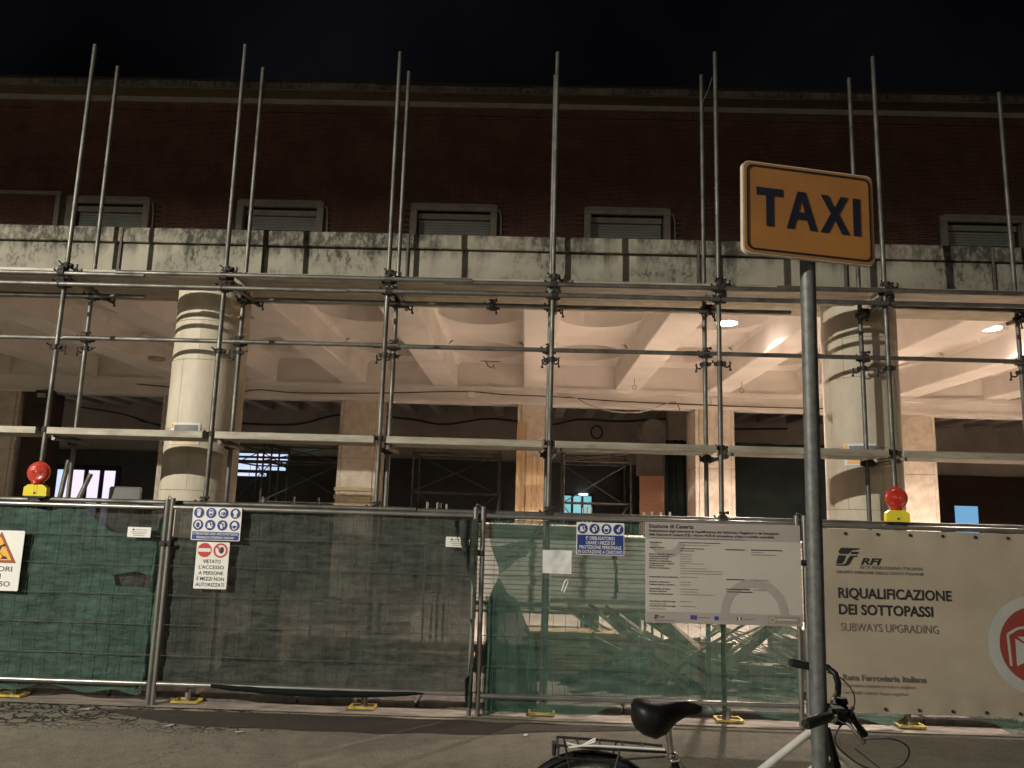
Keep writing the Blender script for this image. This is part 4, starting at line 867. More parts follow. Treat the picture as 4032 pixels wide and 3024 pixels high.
# ------------------------------------------------------------------ red warning lamps on the fence
def warning_lamp(x, z, label, rz=0.0):
    t = thing('warning_lamp', label, 'warning lamp', (x, 6.66, z), 'red warning lamps clamped on the fence', (0, 0, rz))
    mb = MB(); mb.plate([(-0.092, 0.035), (0.092, 0.035), (0.090, 0.105), (0.058, 0.130), (-0.058, 0.130), (-0.090, 0.105)], -0.035, 0.035); body = part('battery_box', mb, MT['lamp_yellow'], t, world=False)
    mb = MB(); mb.bbox(-0.008, 0.008, -0.040, -0.034, 0.052, 0.068, 0.002); part('lock', mb, MT['ink'], body, world=False); mb = MB(); mb.box(-0.014, -0.009, -0.0375, -0.034, 0.04, 0.128); mb.box(0.009, 0.014, -0.0375, -0.034, 0.04, 0.128); part('rib', mb, MT['lamp_yellow'], body, world=False)
    mb = MB(); mb.bbox(-0.085, 0.085, -0.032, 0.032, 0.018, 0.034, 0.004); mb.bbox(-0.04, 0.04, -0.03, 0.03, -0.025, 0.02, 0.006); mb.tube((-0.05, -0.02, -0.01), (0.05, -0.02, -0.005), 0.012, 8); part('clamp', mb, MT['black'], t, world=False)
    mb = MB(); mb.lathe([(0.040, 0.128), (0.052, 0.140), (0.046, 0.158), (0.036, 0.164)], (0, 0, 0), 'z', 20); part('lens_collar', mb, MT['lens'], t, True, world=False)
    mb = MB(); mb.lathe([(0.006, -0.046)] + [(0.010 + 0.0045 * i, -(0.046 * (1 - (0.010 + 0.0045 * i) ** 2 / 0.0079) ** 0.6) + (0.003 if i % 2 else 0.0)) for i in range(17)] + [(0.086, 0.008), (0.074, 0.026), (0.050, 0.040), (0.012, 0.046)], (0, 0, 0.232), 'y', 32); ln = part('lens', mb, MT['lens'], t, True, world=False)
    mb = MB(); mb.lathe([(0.084, -0.007), (0.092, -0.007), (0.092, 0.007), (0.084, 0.007)], (0, 0, 0.232), 'y', 32); part('lens_rim', mb, MT['lens'], ln, True, world=False)
    mb = MB(); mb.tube((0, 0, 0.318), (0, 0, 0.330), 0.012, 8); part('cap', mb, MT['lens'], t, True, world=False)
    return t
warning_lamp(-4.122, 1.645, 'yellow warning lamp with red lens left of the dark doorway', 0.15)
warning_lamp(3.08, 1.640, 'yellow warning lamp with red lens above the beige banner', -0.12)

# ------------------------------------------------------------------ taxi sign and its post
t = thing('taxi_sign', 'orange TAXI sign on a grey metal post', 'sign', (1.163, 3.262, G0))
mb = MB(); mb.tube((1.163, 3.262, G0), (1.1835, 3.262, 2.88), 0.0318, 28); part('post', mb, MT['post'], t, True)
mb = MB(); mb.plate(rrect(0.606, 0.406, 0.030, 7), -0.022, 0.0)
pn = put('panel', mb.mesh('panel'), MT['taxi_edge'], t, (1.1725 - 1.163, 3.194 - 3.262, 2.936 - G0), (0, R(0.71), R(11.79)))
flat('face', pn, rrect(0.594, 0.394, 0.027, 7), 0.0015, 'taxi', 0.001)
def frame_ring(o, i):
    a, b = rrect(*o, 7), rrect(*i, 7); n = len(a); mb = MB()
    return mb.add([(u, -0.005, v) for u, v in a] + [(u, -0.005, v) for u, v in b], [(k, (k + 1) % n, n + (k + 1) % n, n + k) for k in range(n)])
part('border', frame_ring((0.574, 0.374, 0.030), (0.558, 0.358, 0.025)), MT['navy'], pn, world=False)
def letter(par, polys, u, w, h=0.168, v=-0.078):
    mb = MB()
    for q in polys: mb.plate([(u + x * w, v + y * h) for x, y in q], 0.0035, 0.0045)
    part('letter', mb, MT['navy'], par, world=False)
letter(pn, [[(0, 1), (0, .80), (.36, .80), (.36, 0), (.64, 0), (.64, .80), (1, .80), (1, 1)]], -0.243, 0.120)
letter(pn, [[(0, 0), (.24, 0), (.33, .26), (.50, .26), (.50, .46), (.40, .46), (.50, .78), (.50, 1), (.37, 1)], [(.50, 1), (.50, .78), (.60, .46), (.50, .46), (.50, .26), (.67, .26), (.76, 0), (1, 0), (.63, 1)]], -0.108, 0.142)
letter(pn, [[(0, 0), (.27, 0), (.50, .36), (.73, 0), (1, 0), (.64, .52), (.97, 1), (.71, 1), (.50, .68), (.29, 1), (.03, 1), (.36, .52)]], 0.048, 0.138)
letter(pn, [[(0, 0), (1, 0), (1, 1), (0, 1)]], 0.203, 0.034)
mb = MB(); mb.lathe([(0.026, 0), (0.040, 0), (0.040, 0.06), (0.026, 0.06)], (1.181, 3.262, 2.80), 'z', 20); mb.box(1.15, 1.22, 3.215, 3.235, 2.80, 2.86); part('bracket', mb, MT['coupler'], t, True)

# ------------------------------------------------------------------ bicycle leaning by the post
BK = thing('bicycle', 'old city bicycle with black saddle, rear rack and turned handlebar behind the taxi post', 'bicycle', (0.75, 3.36, G0))
by = 3.36; GZ = G0
RW, FW = (0.295, by, GZ + 0.335), (1.41, by, GZ + 0.315)
def torus(c, R_, r, n=56, m_=8, tilt=0.0):
    mb = MB(); mb.path([(c[0] + R_ * math.cos(2 * math.pi * k / n) * math.cos(tilt), c[1] + R_ * math.cos(2 * math.pi * k / n) * math.sin(tilt), c[2] + R_ * math.sin(2 * math.pi * k / n)) for k in range(n)], r, m_, False, True); return mb
for c, tilt, wr in ((RW, 0.0, 0.312), (FW, R(14), 0.292)):
    wh = part('wheel', torus(c, wr, 0.019, tilt=tilt), MT['black'], BK, True)
    part('rim', torus(c, wr - 0.024, 0.010, tilt=tilt), MT['chrome'], wh, True)
    mb = MB(); mb.lathe([(0.018, -0.04), (0.030, -0.03), (0.016, -0.02), (0.016, 0.02), (0.030, 0.03), (0.018, 0.04)], c, 'y', 14); part('hub', mb, MT['chrome'], wh, True)
    mb = MB()
    for k in range(28):
        a = 2 * math.pi * k / 28; q = a + (0.5 if k % 2 else -0.5); dy = 0.028 if (k // 2) % 2 else -0.028
        mb.tube((c[0] + 0.028 * math.cos(q), c[1] + dy, c[2] + 0.028 * math.sin(q)), (c[0] + (wr - 0.026) * math.cos(a) * math.cos(tilt), c[1] + (wr - 0.026) * math.cos(a) * math.sin(tilt), c[2] + (wr - 0.026) * math.sin(a)), 0.0013, 4, False)
    part('spokes', mb, MT['chrome'], wh)
def guard(c, a0, a1, tilt, n=26):
    mb = MB(); q = 0.345
    def f(u, v):
        a = R(a0 + (a1 - a0) * u); w = (v - 0.5) * 2; rr = q - 0.016 * w * w; h = rr * math.cos(a); d = 0.026 * w
        return (c[0] + h * math.cos(tilt) - d * math.sin(tilt), c[1] + h * math.sin(tilt) + d * math.cos(tilt), c[2] + rr * math.sin(a))
    mb.grid(f, n, 6); return mb
part('mudguard', guard(RW, 20, 215, 0), MT['gloss_black'], BK, True); pass
BB = (0.745, by, GZ + 0.285); ST_T = (0.615, by, 0.70); HT_B, HT_T = (1.262, by, 0.690), (1.222, by, 0.840)
def btube(name, p0, p1, r, mt='silver', **k): mb = MB(); mb.tube(p0, p1, r, 14); return part(name, mb, MT[mt], BK, True)
btube('seat_tube', BB, (ST_T[0], by, 0.715), 0.0155, 'gloss_black'); btube('down_tube', BB, (1.245, by, 0.735), 0.0175, 'silver'); btube('top_tube', (0.655, by, 0.43), (1.222, by, 0.862), 0.0155, 'silver'); btube('head_tube', HT_B, HT_T, 0.023, 'gloss_black')
for s_ in (-1, 1):
    btube('chain_stay', (BB[0], by + 0.03 * s_, BB[2]), (RW[0], by + 0.062 * s_, RW[2]), 0.009, 'gloss_black'); btube('seat_stay', (0.628, by + 0.02 * s_, 0.665), (RW[0], by + 0.062 * s_, RW[2]), 0.008, 'gloss_black')
    mb = MB(); mb.path([(1.262, by, 0.70), (1.272, by + 0.048 * s_, 0.66), (1.33, by + 0.055 * s_, 0.50), (1.41, by + 0.055 * s_, FW[2])], [0.014, 0.013, 0.011, 0.008], 10); part('fork_blade', mb, MT['gloss_black'], BK, True)
btube('seat_post', (0.616, by, 0.69), (0.596, by, 0.845), 0.0128, 'chrome')
mb = MB(); mb.lathe([(0.016, 0), (0.022, 0.004), (0.022, 0.03), (0.016, 0.034)], (0.617, by, 0.692), 'z', 16); mb.tube((0.60, by - 0.045, 0.70), (0.64, by + 0.03, 0.712), 0.007, 8); mb.path([(0.605, by - 0.045, 0.702), (0.635, by - 0.055, 0.71), (0.665, by - 0.05, 0.665)], 0.006, 8); part('seat_clamp', mb, MT['chrome'], BK, True)
# saddle: wide tail narrowing to a nose
def saddle():
    prof = [(0.0, 0.012, 0.045), (0.015, 0.066, 0.080), (0.05, 0.098, 0.102), (0.10, 0.096, 0.112), (0.14, 0.070, 0.098), (0.18, 0.044, 0.066), (0.22, 0.031, 0.048), (0.255, 0.024, 0.036), (0.278, 0.014, 0.024), (0.286, 0.003, 0.010)]
    mb = MB(); vs = []; n = 20
    for (t_, w, h) in prof:
        zt = 0.926 - 0.004 * math.sin(math.pi * min(1, t_ / 0.2)) - 0.022 * max(0, (t_ - 0.2) / 0.086) ** 2 - (0.022 if t_ == 0 else 0.006 if t_ < 0.02 else 0)
        for k in range(n):
            a = 2 * math.pi * k / n; c_, s_ = math.cos(a), math.sin(a)
            vs.append((0.452 + t_, by + w * math.copysign(abs(c_) ** 0.8, c_), zt - h * 0.5 + h * 0.5 * math.copysign(abs(s_) ** 0.7, s_) - (h * 0.35 * (1 - abs(c_)) if s_ < 0 else 0)))
    fs = [(i * n + k, i * n + (k + 1) % n, (i + 1) * n + (k + 1) % n, (i + 1) * n + k) for i in range(len(prof) - 1) for k in range(n)]
    fs += [tuple(range(n))[::-1], tuple((len(prof) - 1) * n + k for k in range(n))]
    return mb.add(vs, fs)
sd = part('saddle', saddle(), MT['gloss_black'], BK, True, 70)
mb = MB(); mb.lathe([(0.024, 0), (0.030, 0.01), (0.026, 0.045), (0.018, 0.06)], (0.592, by, 0.828), 'z', 14)
for s_ in (-1, 1): mb.path([(0.50, by + 0.03 * s_, 0.862), (0.56, by + 0.022 * s_, 0.842), (0.63, by + 0.02 * s_, 0.850), (0.69, by + 0.012 * s_, 0.885)], 0.0035, 6)
part('saddle_rails', mb, MT['black'], sd, True)
# rack over the rear wheel
rk = MB(); zz = 0.752
for s_ in (-1, 1):
    rk.path([(0.155, by + 0.06 * s_, zz), (0.36, by + 0.062 * s_, zz - 0.008), (0.585, by + 0.045 * s_, zz - 0.016)], 0.005, 8); rk.tube((0.185, by + 0.06 * s_, zz), (0.268, by + 0.066 * s_, RW[2] + 0.02), 0.0045, 6); rk.tube((0.40, by + 0.062 * s_, zz - 0.01), (0.31, by + 0.066 * s_, RW[2] + 0.02), 0.0045, 6)
    rk.tube((0.16, by + 0.06 * s_, zz), (0.158, by + 0.06 * s_, zz - 0.045), 0.005, 6)
for x in (0.157, 0.24, 0.33, 0.42, 0.50): rk.tube((x, by - 0.06, zz - 0.004 - 0.016 * (x - 0.157)), (x, by + 0.06, zz - 0.004 - 0.016 * (x - 0.157)), 0.0042, 6)
rk.path([(0.157, by - 0.06, zz - 0.045), (0.33, by - 0.06, zz - 0.052), (0.58, by - 0.05, zz - 0.03)], 0.004, 6)
rack = part('rear_rack', rk, MT['black'], BK, True)
mb = MB(); mb.path([(0.575, by - 0.068, zz + 0.000), (0.42, by - 0.070, zz + 0.004), (0.30, by - 0.072, zz + 0.006), (0.235, by - 0.072, zz + 0.004), (0.19, by - 0.07, zz + 0.012), (0.20, by - 0.07, zz - 0.004), (0.25, by - 0.072, zz + 0.004), (0.292, by - 0.072, zz + 0.028), (0.302, by - 0.072, zz + 0.034), (0.30, by - 0.072, zz + 0.022), (0.26, by - 0.072, zz + 0.006)], 0.0042, 6); part('strap', mb, MT['white'], rack, True)
mb = MB(); mb.bbox(0.135, 0.152, by - 0.03, by + 0.03, zz - 0.05, zz - 0.005, 0.004); part('rear_reflector', mb, MT['black'], rack)
# cranks
mb = MB(); mb.ring(0, 0, 0.078, 0.092, -0.002, 0.002, n=36)
for k in range(5): mb.plate([(0.012 * math.cos(R(72 * k) + a) if i < 2 else 0.082 * math.cos(R(72 * k) + a * 0.15), 0.012 * math.sin(R(72 * k) + a) if i < 2 else 0.082 * math.sin(R(72 * k) + a * 0.15)) for i, a in ((0, -0.6), (1, 0.6), (2, 0.6), (3, -0.6))], -0.002, 0.002)
ch = put('chainring', mb.mesh('chainring'), MT['chrome'], BK, Vector((BB[0], by - 0.045, BB[2])) - base(BK))
for s_ in (-1, 1):
    mb = MB(); mb.tube((BB[0], by + 0.06 * s_, BB[2]), (BB[0] + 0.12 * s_, by + 0.07 * s_, BB[2] - 0.11 * s_ * 0.6), 0.010, 8); cr_ = part('crank', mb, MT['chrome'], BK, True)
    mb = MB(); mb.bbox(BB[0] + 0.12 * s_ - 0.045, BB[0] + 0.12 * s_ + 0.045, by + 0.07 * s_ + (0.01 if s_ > 0 else -0.09), by + 0.07 * s_ + (0.09 if s_ > 0 else -0.01), BB[2] - 0.066 * s_ - 0.012, BB[2] - 0.066 * s_ + 0.012, 0.004); part('pedal', mb, MT['black'], cr_)
# handlebar turned across the post, brakes and cables
mb = MB(); mb.tube((1.223, by, 0.83), (1.210, by, 0.900), 0.0125, 12); mb.path([(1.210, by, 0.895), (1.23, by + 0.02, 0.912), (1.268, by + 0.045, 0.910)], 0.014, 10); part('stem', mb, MT['chrome'], BK, True)
hb_pts = [(1.178, 3.615, 1.042), (1.245, 3.632, 1.030), (1.305, 3.636, 1.030), (1.345, 3.628, 1.024), (1.368, 3.605, 1.002), (1.368, 3.575, 0.968), (1.350, 3.535, 0.935), (1.312, 3.485, 0.915), (1.272, 3.40, 0.908), (1.235, 3.30, 0.912), (1.205, 3.215, 0.922), (1.175, 3.15, 0.930), (1.115, 3.085, 0.936), (1.035, 3.03, 0.926)]
hbo = MB(); hbo.path(hb_pts, 0.0135, 12); hbp = part('handlebar', hbo, MT['gloss_black'], BK, True)
mb = MB(); mb.path([(1.178, 3.614, 1.043), (1.19, 3.618, 1.040), (1.285, 3.634, 1.022)], [0.016, 0.0185, 0.0175], 12); part('grip', mb, MT['black'], hbp, True)
mb = MB(); mb.path([(1.035, 3.03, 0.925), (1.045, 3.038, 0.927), (1.150, 3.118, 0.934)], [0.017, 0.021, 0.019], 12); part('grip', mb, MT['black'], hbp, True)
mb = MB(); mb.lathe([(0.020, -0.012), (0.026, -0.008), (0.026, 0.008), (0.020, 0.012)], (1.185, 3.165, 0.930), 'x', 14); mb.path([(1.19, 3.17, 0.925), (1.235, 3.13, 0.905), (1.262, 3.10, 0.865), (1.272, 3.09, 0.850)], 0.007, 8); part('brake_lever', mb, MT['chrome'], hbp, True)
mb = MB(); mb.bbox(1.20, 1.262, 3.20, 3.27, 0.885, 0.945, 0.01); mb.bbox(1.255, 1.305, 3.30, 3.36, 0.90, 0.935, 0.008); mb.lathe([(0.018, 0), (0.026, 0.008), (0.020, 0.026)], (1.285, 3.33, 0.934), 'z', 12); mb.path([(1.27, 3.22, 0.93), (1.31, 3.25, 0.88), (1.345, 3.27, 0.84)], [0.016, 0.012, 0.016], 8); part('shifter', mb, MT['gloss_black'], hbp, True)
for q in ([(1.322, 3.62, 1.01), (1.39, 3.60, 0.985), (1.425, 3.57, 0.94), (1.412, 3.52, 0.90), (1.36, 3.45, 0.868), (1.30, 3.40, 0.83)],
          [(1.27, 3.11, 0.86), (1.36, 3.08, 0.875), (1.43, 3.10, 0.845), (1.452, 3.15, 0.79), (1.43, 3.20, 0.74), (1.35, 3.28, 0.70), (1.24, by, 0.68)],
          [(1.25, 3.24, 0.89), (1.22, 3.24, 0.83), (1.25, 3.26, 0.78), (1.34, 3.28, 0.72), (1.46, 3.30, 0.69)]):
    mb = MB(); sm = []
    for a, b, c, d in zip([q[0]] + q[:-2], q[:-1], q[1:], q[2:] + [q[-1]]):
        a, b, c, d = map(Vector, (a, b, c, d))
        for k in range(6): t_ = k / 6; sm.append(0.5 * ((2 * b) + (c - a) * t_ + (2 * a - 5 * b + 4 * c - d) * t_ ** 2 + (3 * b - a - 3 * c + d) * t_ ** 3))
    sm.append(Vector(q[-1])); mb.path(sm, 0.0032, 6); part('brake_cable', mb, MT['black'], BK, True)
mb = MB(); mb.tube((1.30, by - 0.10, 0.79), (1.42, by - 0.12, 0.70), 0.0035, 6); part('lamp_stay', mb, MT['chrome'], BK, True)

# ------------------------------------------------------------------ lamps
def ceiling_light(x, y, label, z=4.19):
    t = thing('ceiling_light', label, 'lamp', (x, y, z), 'lit ceiling lamps under the portico')
    mb = MB(); mb.lathe([(0.02, 0.022), (0.136, 0.020), (0.142, 0.032), (0.130, 0.046), (0.02, 0.046)], (0, 0, 0), 'z', 32); part('housing', mb, MT['white'], t, True, world=False)
    mb = MB(); mb.lathe([(0.005, 0.004), (0.070, 0.005), (0.118, 0.008), (0.130, 0.014), (0.130, 0.019), (0.005, 0.019)], (0, 0, 0), 'z', 32); part('diffuser', mb, MT['lamp'], t, True, world=False)
    mb = MB(); mb.tube((0, 0, 0.046), (0, 0, 4.618 - z), 0.010, 10); part('stem', mb, MT['white'], t, True, world=False)
    ld = bpy.data.lights.new('ceiling_beam', 'SPOT'); ld.energy = PORTICO_W; ld.color = (1.0, 0.825, 0.72); ld.spot_size = R(150); ld.spot_blend = 0.75; ld.shadow_soft_size = 0.09
    lo = bpy.data.objects.new('ceiling_beam', ld); COL.objects.link(lo); lo.parent = t; lo.location = (0, 0, -0.004)
ceiling_light(2.604, 10.17, 'glowing round lamp in the coffer left of the taxi post')
ceiling_light(5.997, 10.10, 'glowing round lamp in the coffer at the far right')
ceiling_light(9.23, 10.4, 'glowing round lamp outside the frame beyond the right coffer')
def street_lamp(x, y, z, power, label, col, r=0.04, hood=0.50, gap=0.08):
    """post, arm and a flat hood over the light; the rim of the hood cuts the light off above a low angle"""
    t = thing('street_lamp', label, 'street lamp', (x, y - 0.9, G0), 'street lamps of the taxi square')
    mb = MB(); mb.path([(x, y - 0.9, G0), (x, y - 0.9, 0.8), (x, y - 0.9, z + 0.35)], [0.07, 0.055, 0.045], 16); part('post', mb, MT['post'], t, True)
    mb = MB(); mb.path([(x, y - 0.9, z + 0.30), (x, y - 0.5, z + 0.36), (x, y, z + 0.30)], 0.03, 12); part('arm', mb, MT['post'], t, True)
    mb = MB(); top = max(gap, 0.0) + 0.30; n = 40
    prof = [(0.04, top), (hood * 0.55, top - 0.05), (hood, gap + 0.03), (hood, gap), (hood - 0.01, gap), (hood * 0.5, max(gap, 0.0) + 0.16), (0.04, max(gap, 0.0) + 0.18)]
    mb.lathe(prof, (x, y, z), 'z', n); part('hood', mb, MT['coupler'], t, True)
    ld = bpy.data.lights.new('street_light', 'POINT'); ld.energy = power; ld.color = col; ld.shadow_soft_size = r
    lo = bpy.data.objects.new('street_light', ld); COL.objects.link(lo); lo.parent = t; lo.location = (0.0, 0.9, z - G0)
street_lamp(-10.1, -2.4, 5.95, STREET_W, 'hooded street lamp outside the frame to the left behind the camera', (1.0, 0.945, 0.82), r=0.05, gap=0.0)
street_lamp(9.0, -38.0, 9.0, FAR_FILL_W, 'added unseen lamp far behind the camera standing in for distant city lights', (1.0, 0.93, 0.80), r=1.4, gap=2.2)  # added fill lamp that lifts the upper brick wall evenly

# ------------------------------------------------------------------ building site behind the fence
FZ = 0.112
def smooth_path(q, k_=6):
    q = [Vector(p) for p in q]; out = []
    for a, b, c, d in zip([q[0]] + q[:-2], q[:-1], q[1:], q[2:] + [q[-1]]):
        for k in range(k_): t_ = k / k_; out.append(0.5 * ((2 * b) + (c - a) * t_ + (2 * a - 5 * b + 4 * c - d) * t_ ** 2 + (3 * b - a - 3 * c + d) * t_ ** 3))
    return out + [q[-1]]
def cable(label, pts, r, mt='cable', cat='cable'):
    mb = MB(); mb.path(smooth_path(pts), r, 6); return single('electric_cable', mb, MT[mt], label, cat, tuple(pts[0]), smooth=True)
LY = CY1 - 0.06
cable('thin dark cable draped along the portico lintel', [(-7.1, LY, 3.78), (-6.2, LY, 3.72), (-5.38, LY, 3.66), (-4.88, LY, 3.735), (-4.2, LY, 3.70), (-2.85, LY, 3.725), (-1.17, LY, 3.80), (-0.4, LY, 3.765), (0.51, LY, 3.75), (1.6, LY, 3.70), (2.8, LY, 3.68), (4.5, LY, 3.66), (6.5, LY, 3.68)], 0.011)
cable('pale conduit sagging below the lintel between two pillars', [(0.55, LY - 0.02, 3.76), (0.85, LY - 0.02, 3.74), (1.15, LY - 0.03, 3.60), (1.513, LY - 0.04, 3.51), (1.9, LY - 0.04, 3.50), (2.177, LY - 0.03, 3.545), (2.45, LY - 0.03, 3.66), (2.634, LY - 0.03, 3.71), (2.70, LY - 0.03, 3.64), (2.73, LY - 0.03, 3.54)], 0.012, 'cable_pale')
cable('thick black cable bundle slung along the hall wall', [(-7.4, 19.7, 3.71), (-5.83, 19.7, 3.72), (-4.67, 19.7, 4.0), (-3.02, 19.7, 3.94), (-2.07, 19.7, 3.82), (-0.91, 19.7, 4.0), (0.5, 19.7, 3.88), (1.31, 19.7, 4.04), (2.36, 19.7, 4.02), (3.52, 19.7, 4.10), (4.3, 19.7, 3.90), (6.5, 19.7, 3.95)], 0.028)
cable('black cable hanging across the dark left bay', [(-11.3, 19.6, 4.0), (-10.2, 19.6, 3.85), (-9.3, 19.6, 3.60), (-8.5, 19.6, 3.45), (-7.8, 19.6, 3.40)], 0.022)
cable('slack thin cable on the left bay wall above the doorway', [(-9.8, 19.65, 3.7), (-9.2, 19.65, 3.62), (-8.6, 19.65, 3.75), (-8.0, 19.65, 4.0), (-7.7, 19.65, 3.8)], 0.014)
mb = MB(); mb.path([(1.75 + 0.14 * math.cos(R(a)), 19.6, 3.72 + 0.16 * math.sin(R(a))) for a in range(0, 360, 20)], 0.022, 6, False, True); single('cable_coil', mb, MT['cable'], 'coil of black cable hung on the hall wall', 'cable', (1.75, 19.6, 3.72), smooth=True)
for (x, y, z, lb) in ((-1.0, CY1 - 0.05, 3.745, 'small grey junction box on the lintel left of the middle pillar'), (3.36, CY1 - 0.05, 3.745, 'small grey junction box on the lintel above the bright pillar')):
    mb = MB(); mb.bbox(x - 0.065, x + 0.065, y - 0.04, y + 0.02, z - 0.06, z + 0.05, 0.008); single('junction_box', mb, MT['plaster'], lb, 'box', (x, y, z))
for (x, y, lb) in ((1.76, 12.86, 'wire hook with ring under the rib right of the middle pillar'), (3.53, 12.9, 'wire hook with bulb holder under the rib by the bright lamp')):
    mb = MB(); mb.tube((x, y, 3.912), (x, y, 3.80), 0.006, 6); mb.path([(x + 0.035 * math.sin(R(a)), y, 3.765 + 0.035 * math.cos(R(a))) for a in range(0, 360, 30)], 0.006, 6, False, True); single('ceiling_hook', mb, MT['joint'], lb, 'hook', (x, y, 3.9), smooth=True)
mb = MB(); mb.box(-0.86, -0.50, 13.86, 13.89, 4.335, 4.348); mb.path([(-0.76, 13.87, 4.34), (-0.72, 13.86, 4.25), (-0.66, 13.88, 4.22), (-0.62, 13.86, 4.27), (-0.60, 13.87, 4.20)], 0.010, 6); single('lamp_bracket', mb, MT['cable'], 'broken lamp bracket with dangling wires in the coffer left of centre', 'bracket', (-0.7, 13.87, 4.3))
mb = MB(); mb.lathe([(0.02, -0.02), (0.11, -0.02), (0.13, 0.0), (0.12, 0.03)], (-5.80, 12.0, 3.87), 'z', 20); single('ceiling_speaker', mb, MT['joint'], 'dark round ceiling fitting under the rib left of the left column', 'fitting', (-5.80, 12.0, 3.9), smooth=True)
t = thing('wall_floodlight', 'old floodlight on the brick pier at the left edge', 'lamp', (-8.75, 14.1, 3.5)); mb = MB(); mb.bbox(-8.92, -8.58, 13.98, 14.12, 3.36, 3.62, 0.02); part('body', mb, MT['black'], t); mb = MB(); mb.bbox(-8.86, -8.70, 13.965, 13.978, 3.48, 3.56, 0.004); part('glass', mb, MT['chrome'], t); mb = MB(); mb.tube((-8.75, 14.1, 3.4), (-8.75, 14.2, 3.3), 0.02, 8); part('arm', mb, MT['black'], t)
# ventilation duct and wall pieces in the third bay
t = thing('ventilation_duct', 'round plastered duct ending above the chipboard in the third bay', 'duct', (2.75, 17.2, 3.5)); mb = MB(); mb.lathe([(0.24, -0.3), (0.26, -0.28), (0.26, 0.5), (0.24, 0.5)], (2.70, 17.0, 3.48), 'y', 32); part('pipe', mb, MT['plaster_old'], t, True); mb = MB(); mb.bbox(2.45, 3.0, 17.3, 17.6, 2.55, 3.5, 0.02); part('casing', mb, MT['plaster_old'], t)
mb = MB(); mb.bbox(2.155, 2.62, 15.0, 15.03, FZ, 2.43, 0.003); single('chipboard_sheet', mb, MT['osb'], 'upright chipboard sheet beside the black tarpaulin', 'board', (2.39, 15.0, FZ))
def drape(name, label, x0, x1, y, z0, z1, mt='tarp', seed=0):
    mb = MB(); mb.grid(lambda u, v: (x0 + (x1 - x0) * u, y + 0.05 * math.sin(u * 17 + 2 * v + seed) * (1 - 0.4 * v) + 0.05 * noise.noise((u * 5 + seed, v * 3, 0)), z0 + (z1 - z0) * v + 0.02 * noise.noise((u * 7, 0, seed)) * (v == 1)), 40, 16); return single(name, mb, MT[mt], label, 'tarpaulin', ((x0 + x1) / 2, y, z0), smooth=True)
drape('tarpaulin', 'black tarpaulin hung right of the chipboard sheet', 2.63, 3.03, 14.95, FZ, 3.12, seed=2)
drape('tarpaulin', 'dark green tarpaulin closing the bay between the bright pillar and right column', 3.74, 6.62, 14.75, FZ, 3.08, seed=5)
# planks standing against the middle pillar
for (x0, x1, z1, dy, lb) in ((-0.165, -0.075, 3.27, 0, 'tall pale plank, leftmost against the middle pillar'), (-0.072, 0.010, 3.26, 0.004, 'tall pale plank, second from left against the middle pillar'), (0.013, 0.120, 2.66, -0.03, 'short pale plank, third from left against the middle pillar'), (0.123, 0.205, 2.66, -0.028, 'short narrow plank, fourth from left against the middle pillar'), (0.208, 0.318, 2.63, -0.032, 'short plank, rightmost against the middle pillar')):
    mb = MB(); mb.bbox(x0, x1, CY1 - 0.075 + dy, CY1 - 0.045 + dy, FZ, z1, 0.003); single('timber_plank', mb, MT['wood'], lb, 'plank', ((x0 + x1) / 2, CY1 - 0.05, FZ), 'planks against the middle pillar')
for (z0, z1, lb) in ((1.60, 1.75, 'lowest and widest board fixed crosswise on the brown pillar'), (1.83, 1.90, 'middle board fixed crosswise on the brown pillar'), (1.97, 2.03, 'topmost board fixed crosswise on the brown pillar')):
    mb = MB(); mb.bbox(-3.38, -2.72, CY1 - 0.06, CY1 - 0.03, z0, z1, 0.004); single('crosswise_board', mb, MT['wood_flat'], lb, 'board', (-3.05, CY1 - 0.05, z0), 'boards across the brown pillar')
mb = MB(); mb.bbox(-6.30, -5.80, 11.95, 12.0, FZ, 1.885, 0.03); single('grey_panel', mb, MT['grey_panel'], 'grey panel leaning left of the left column', 'panel', (-6.05, 11.97, FZ))
for (p0, p1, lb) in (((-7.0, 11.6, FZ), (-6.82, 11.7, 2.25), 'steel prop standing before the lit doorway'), ((-6.9, 11.2, FZ), (-6.35, 11.5, 2.05), 'leaning prop across the lit doorway')):
    mb = MB(); mb.tube(p0, p1, 0.035, 12); single('steel_prop', mb, MT['steel'], lb, 'prop', p0, smooth=True)
# inner scaffold towers
def tower(x0, x1, y0, y1, h, label, lev, diag=True, base_z=FZ):
    t = thing('scaffold_tower', label, 'scaffold', ((x0 + x1) / 2, (y0 + y1) / 2, base_z), 'scaffold towers inside the hall')
    def tb(n, a, b, r=0.021): mb = MB(); mb.tube(a, b, r, 8); part(n, mb, MT['steel'], t, True)
    for x in (x0, x1):
        for y in (y0, y1): tb('upright', (x, y, base_z), (x, y, h))
    for z in lev:
        for y in (y0, y1): tb('rail', (x0, y, z), (x1, y, z), 0.017)
        for x in (x0, x1): tb('rail', (x, y0, z), (x, y1, z), 0.017)
    for a, b in zip(lev, lev[1:]):
        tb('brace', (x0, y0, a), (x1, y0, b), 0.011); tb('brace', (x1, y1, a), (x0, y1, b), 0.011)
    z = lev[-1]; mb = MB(); mb.bbox(x0 + 0.02, x1 - 0.02, y0 + 0.05, y1 - 0.05, z + 0.02, z + 0.06, 0.004); part('platform', mb, MT['deck'], t)
tower(0.75, 2.05, 15.4, 16.4, 2.95, 'grey scaffold tower in the bay right of the planks', (0.4, 1.9, 2.70, 2.88))
tower(-2.35, -0.55, 16.5, 17.5, 2.95, 'grey scaffold tower in the bay left of the planks', (0.5, 2.05, 2.85))
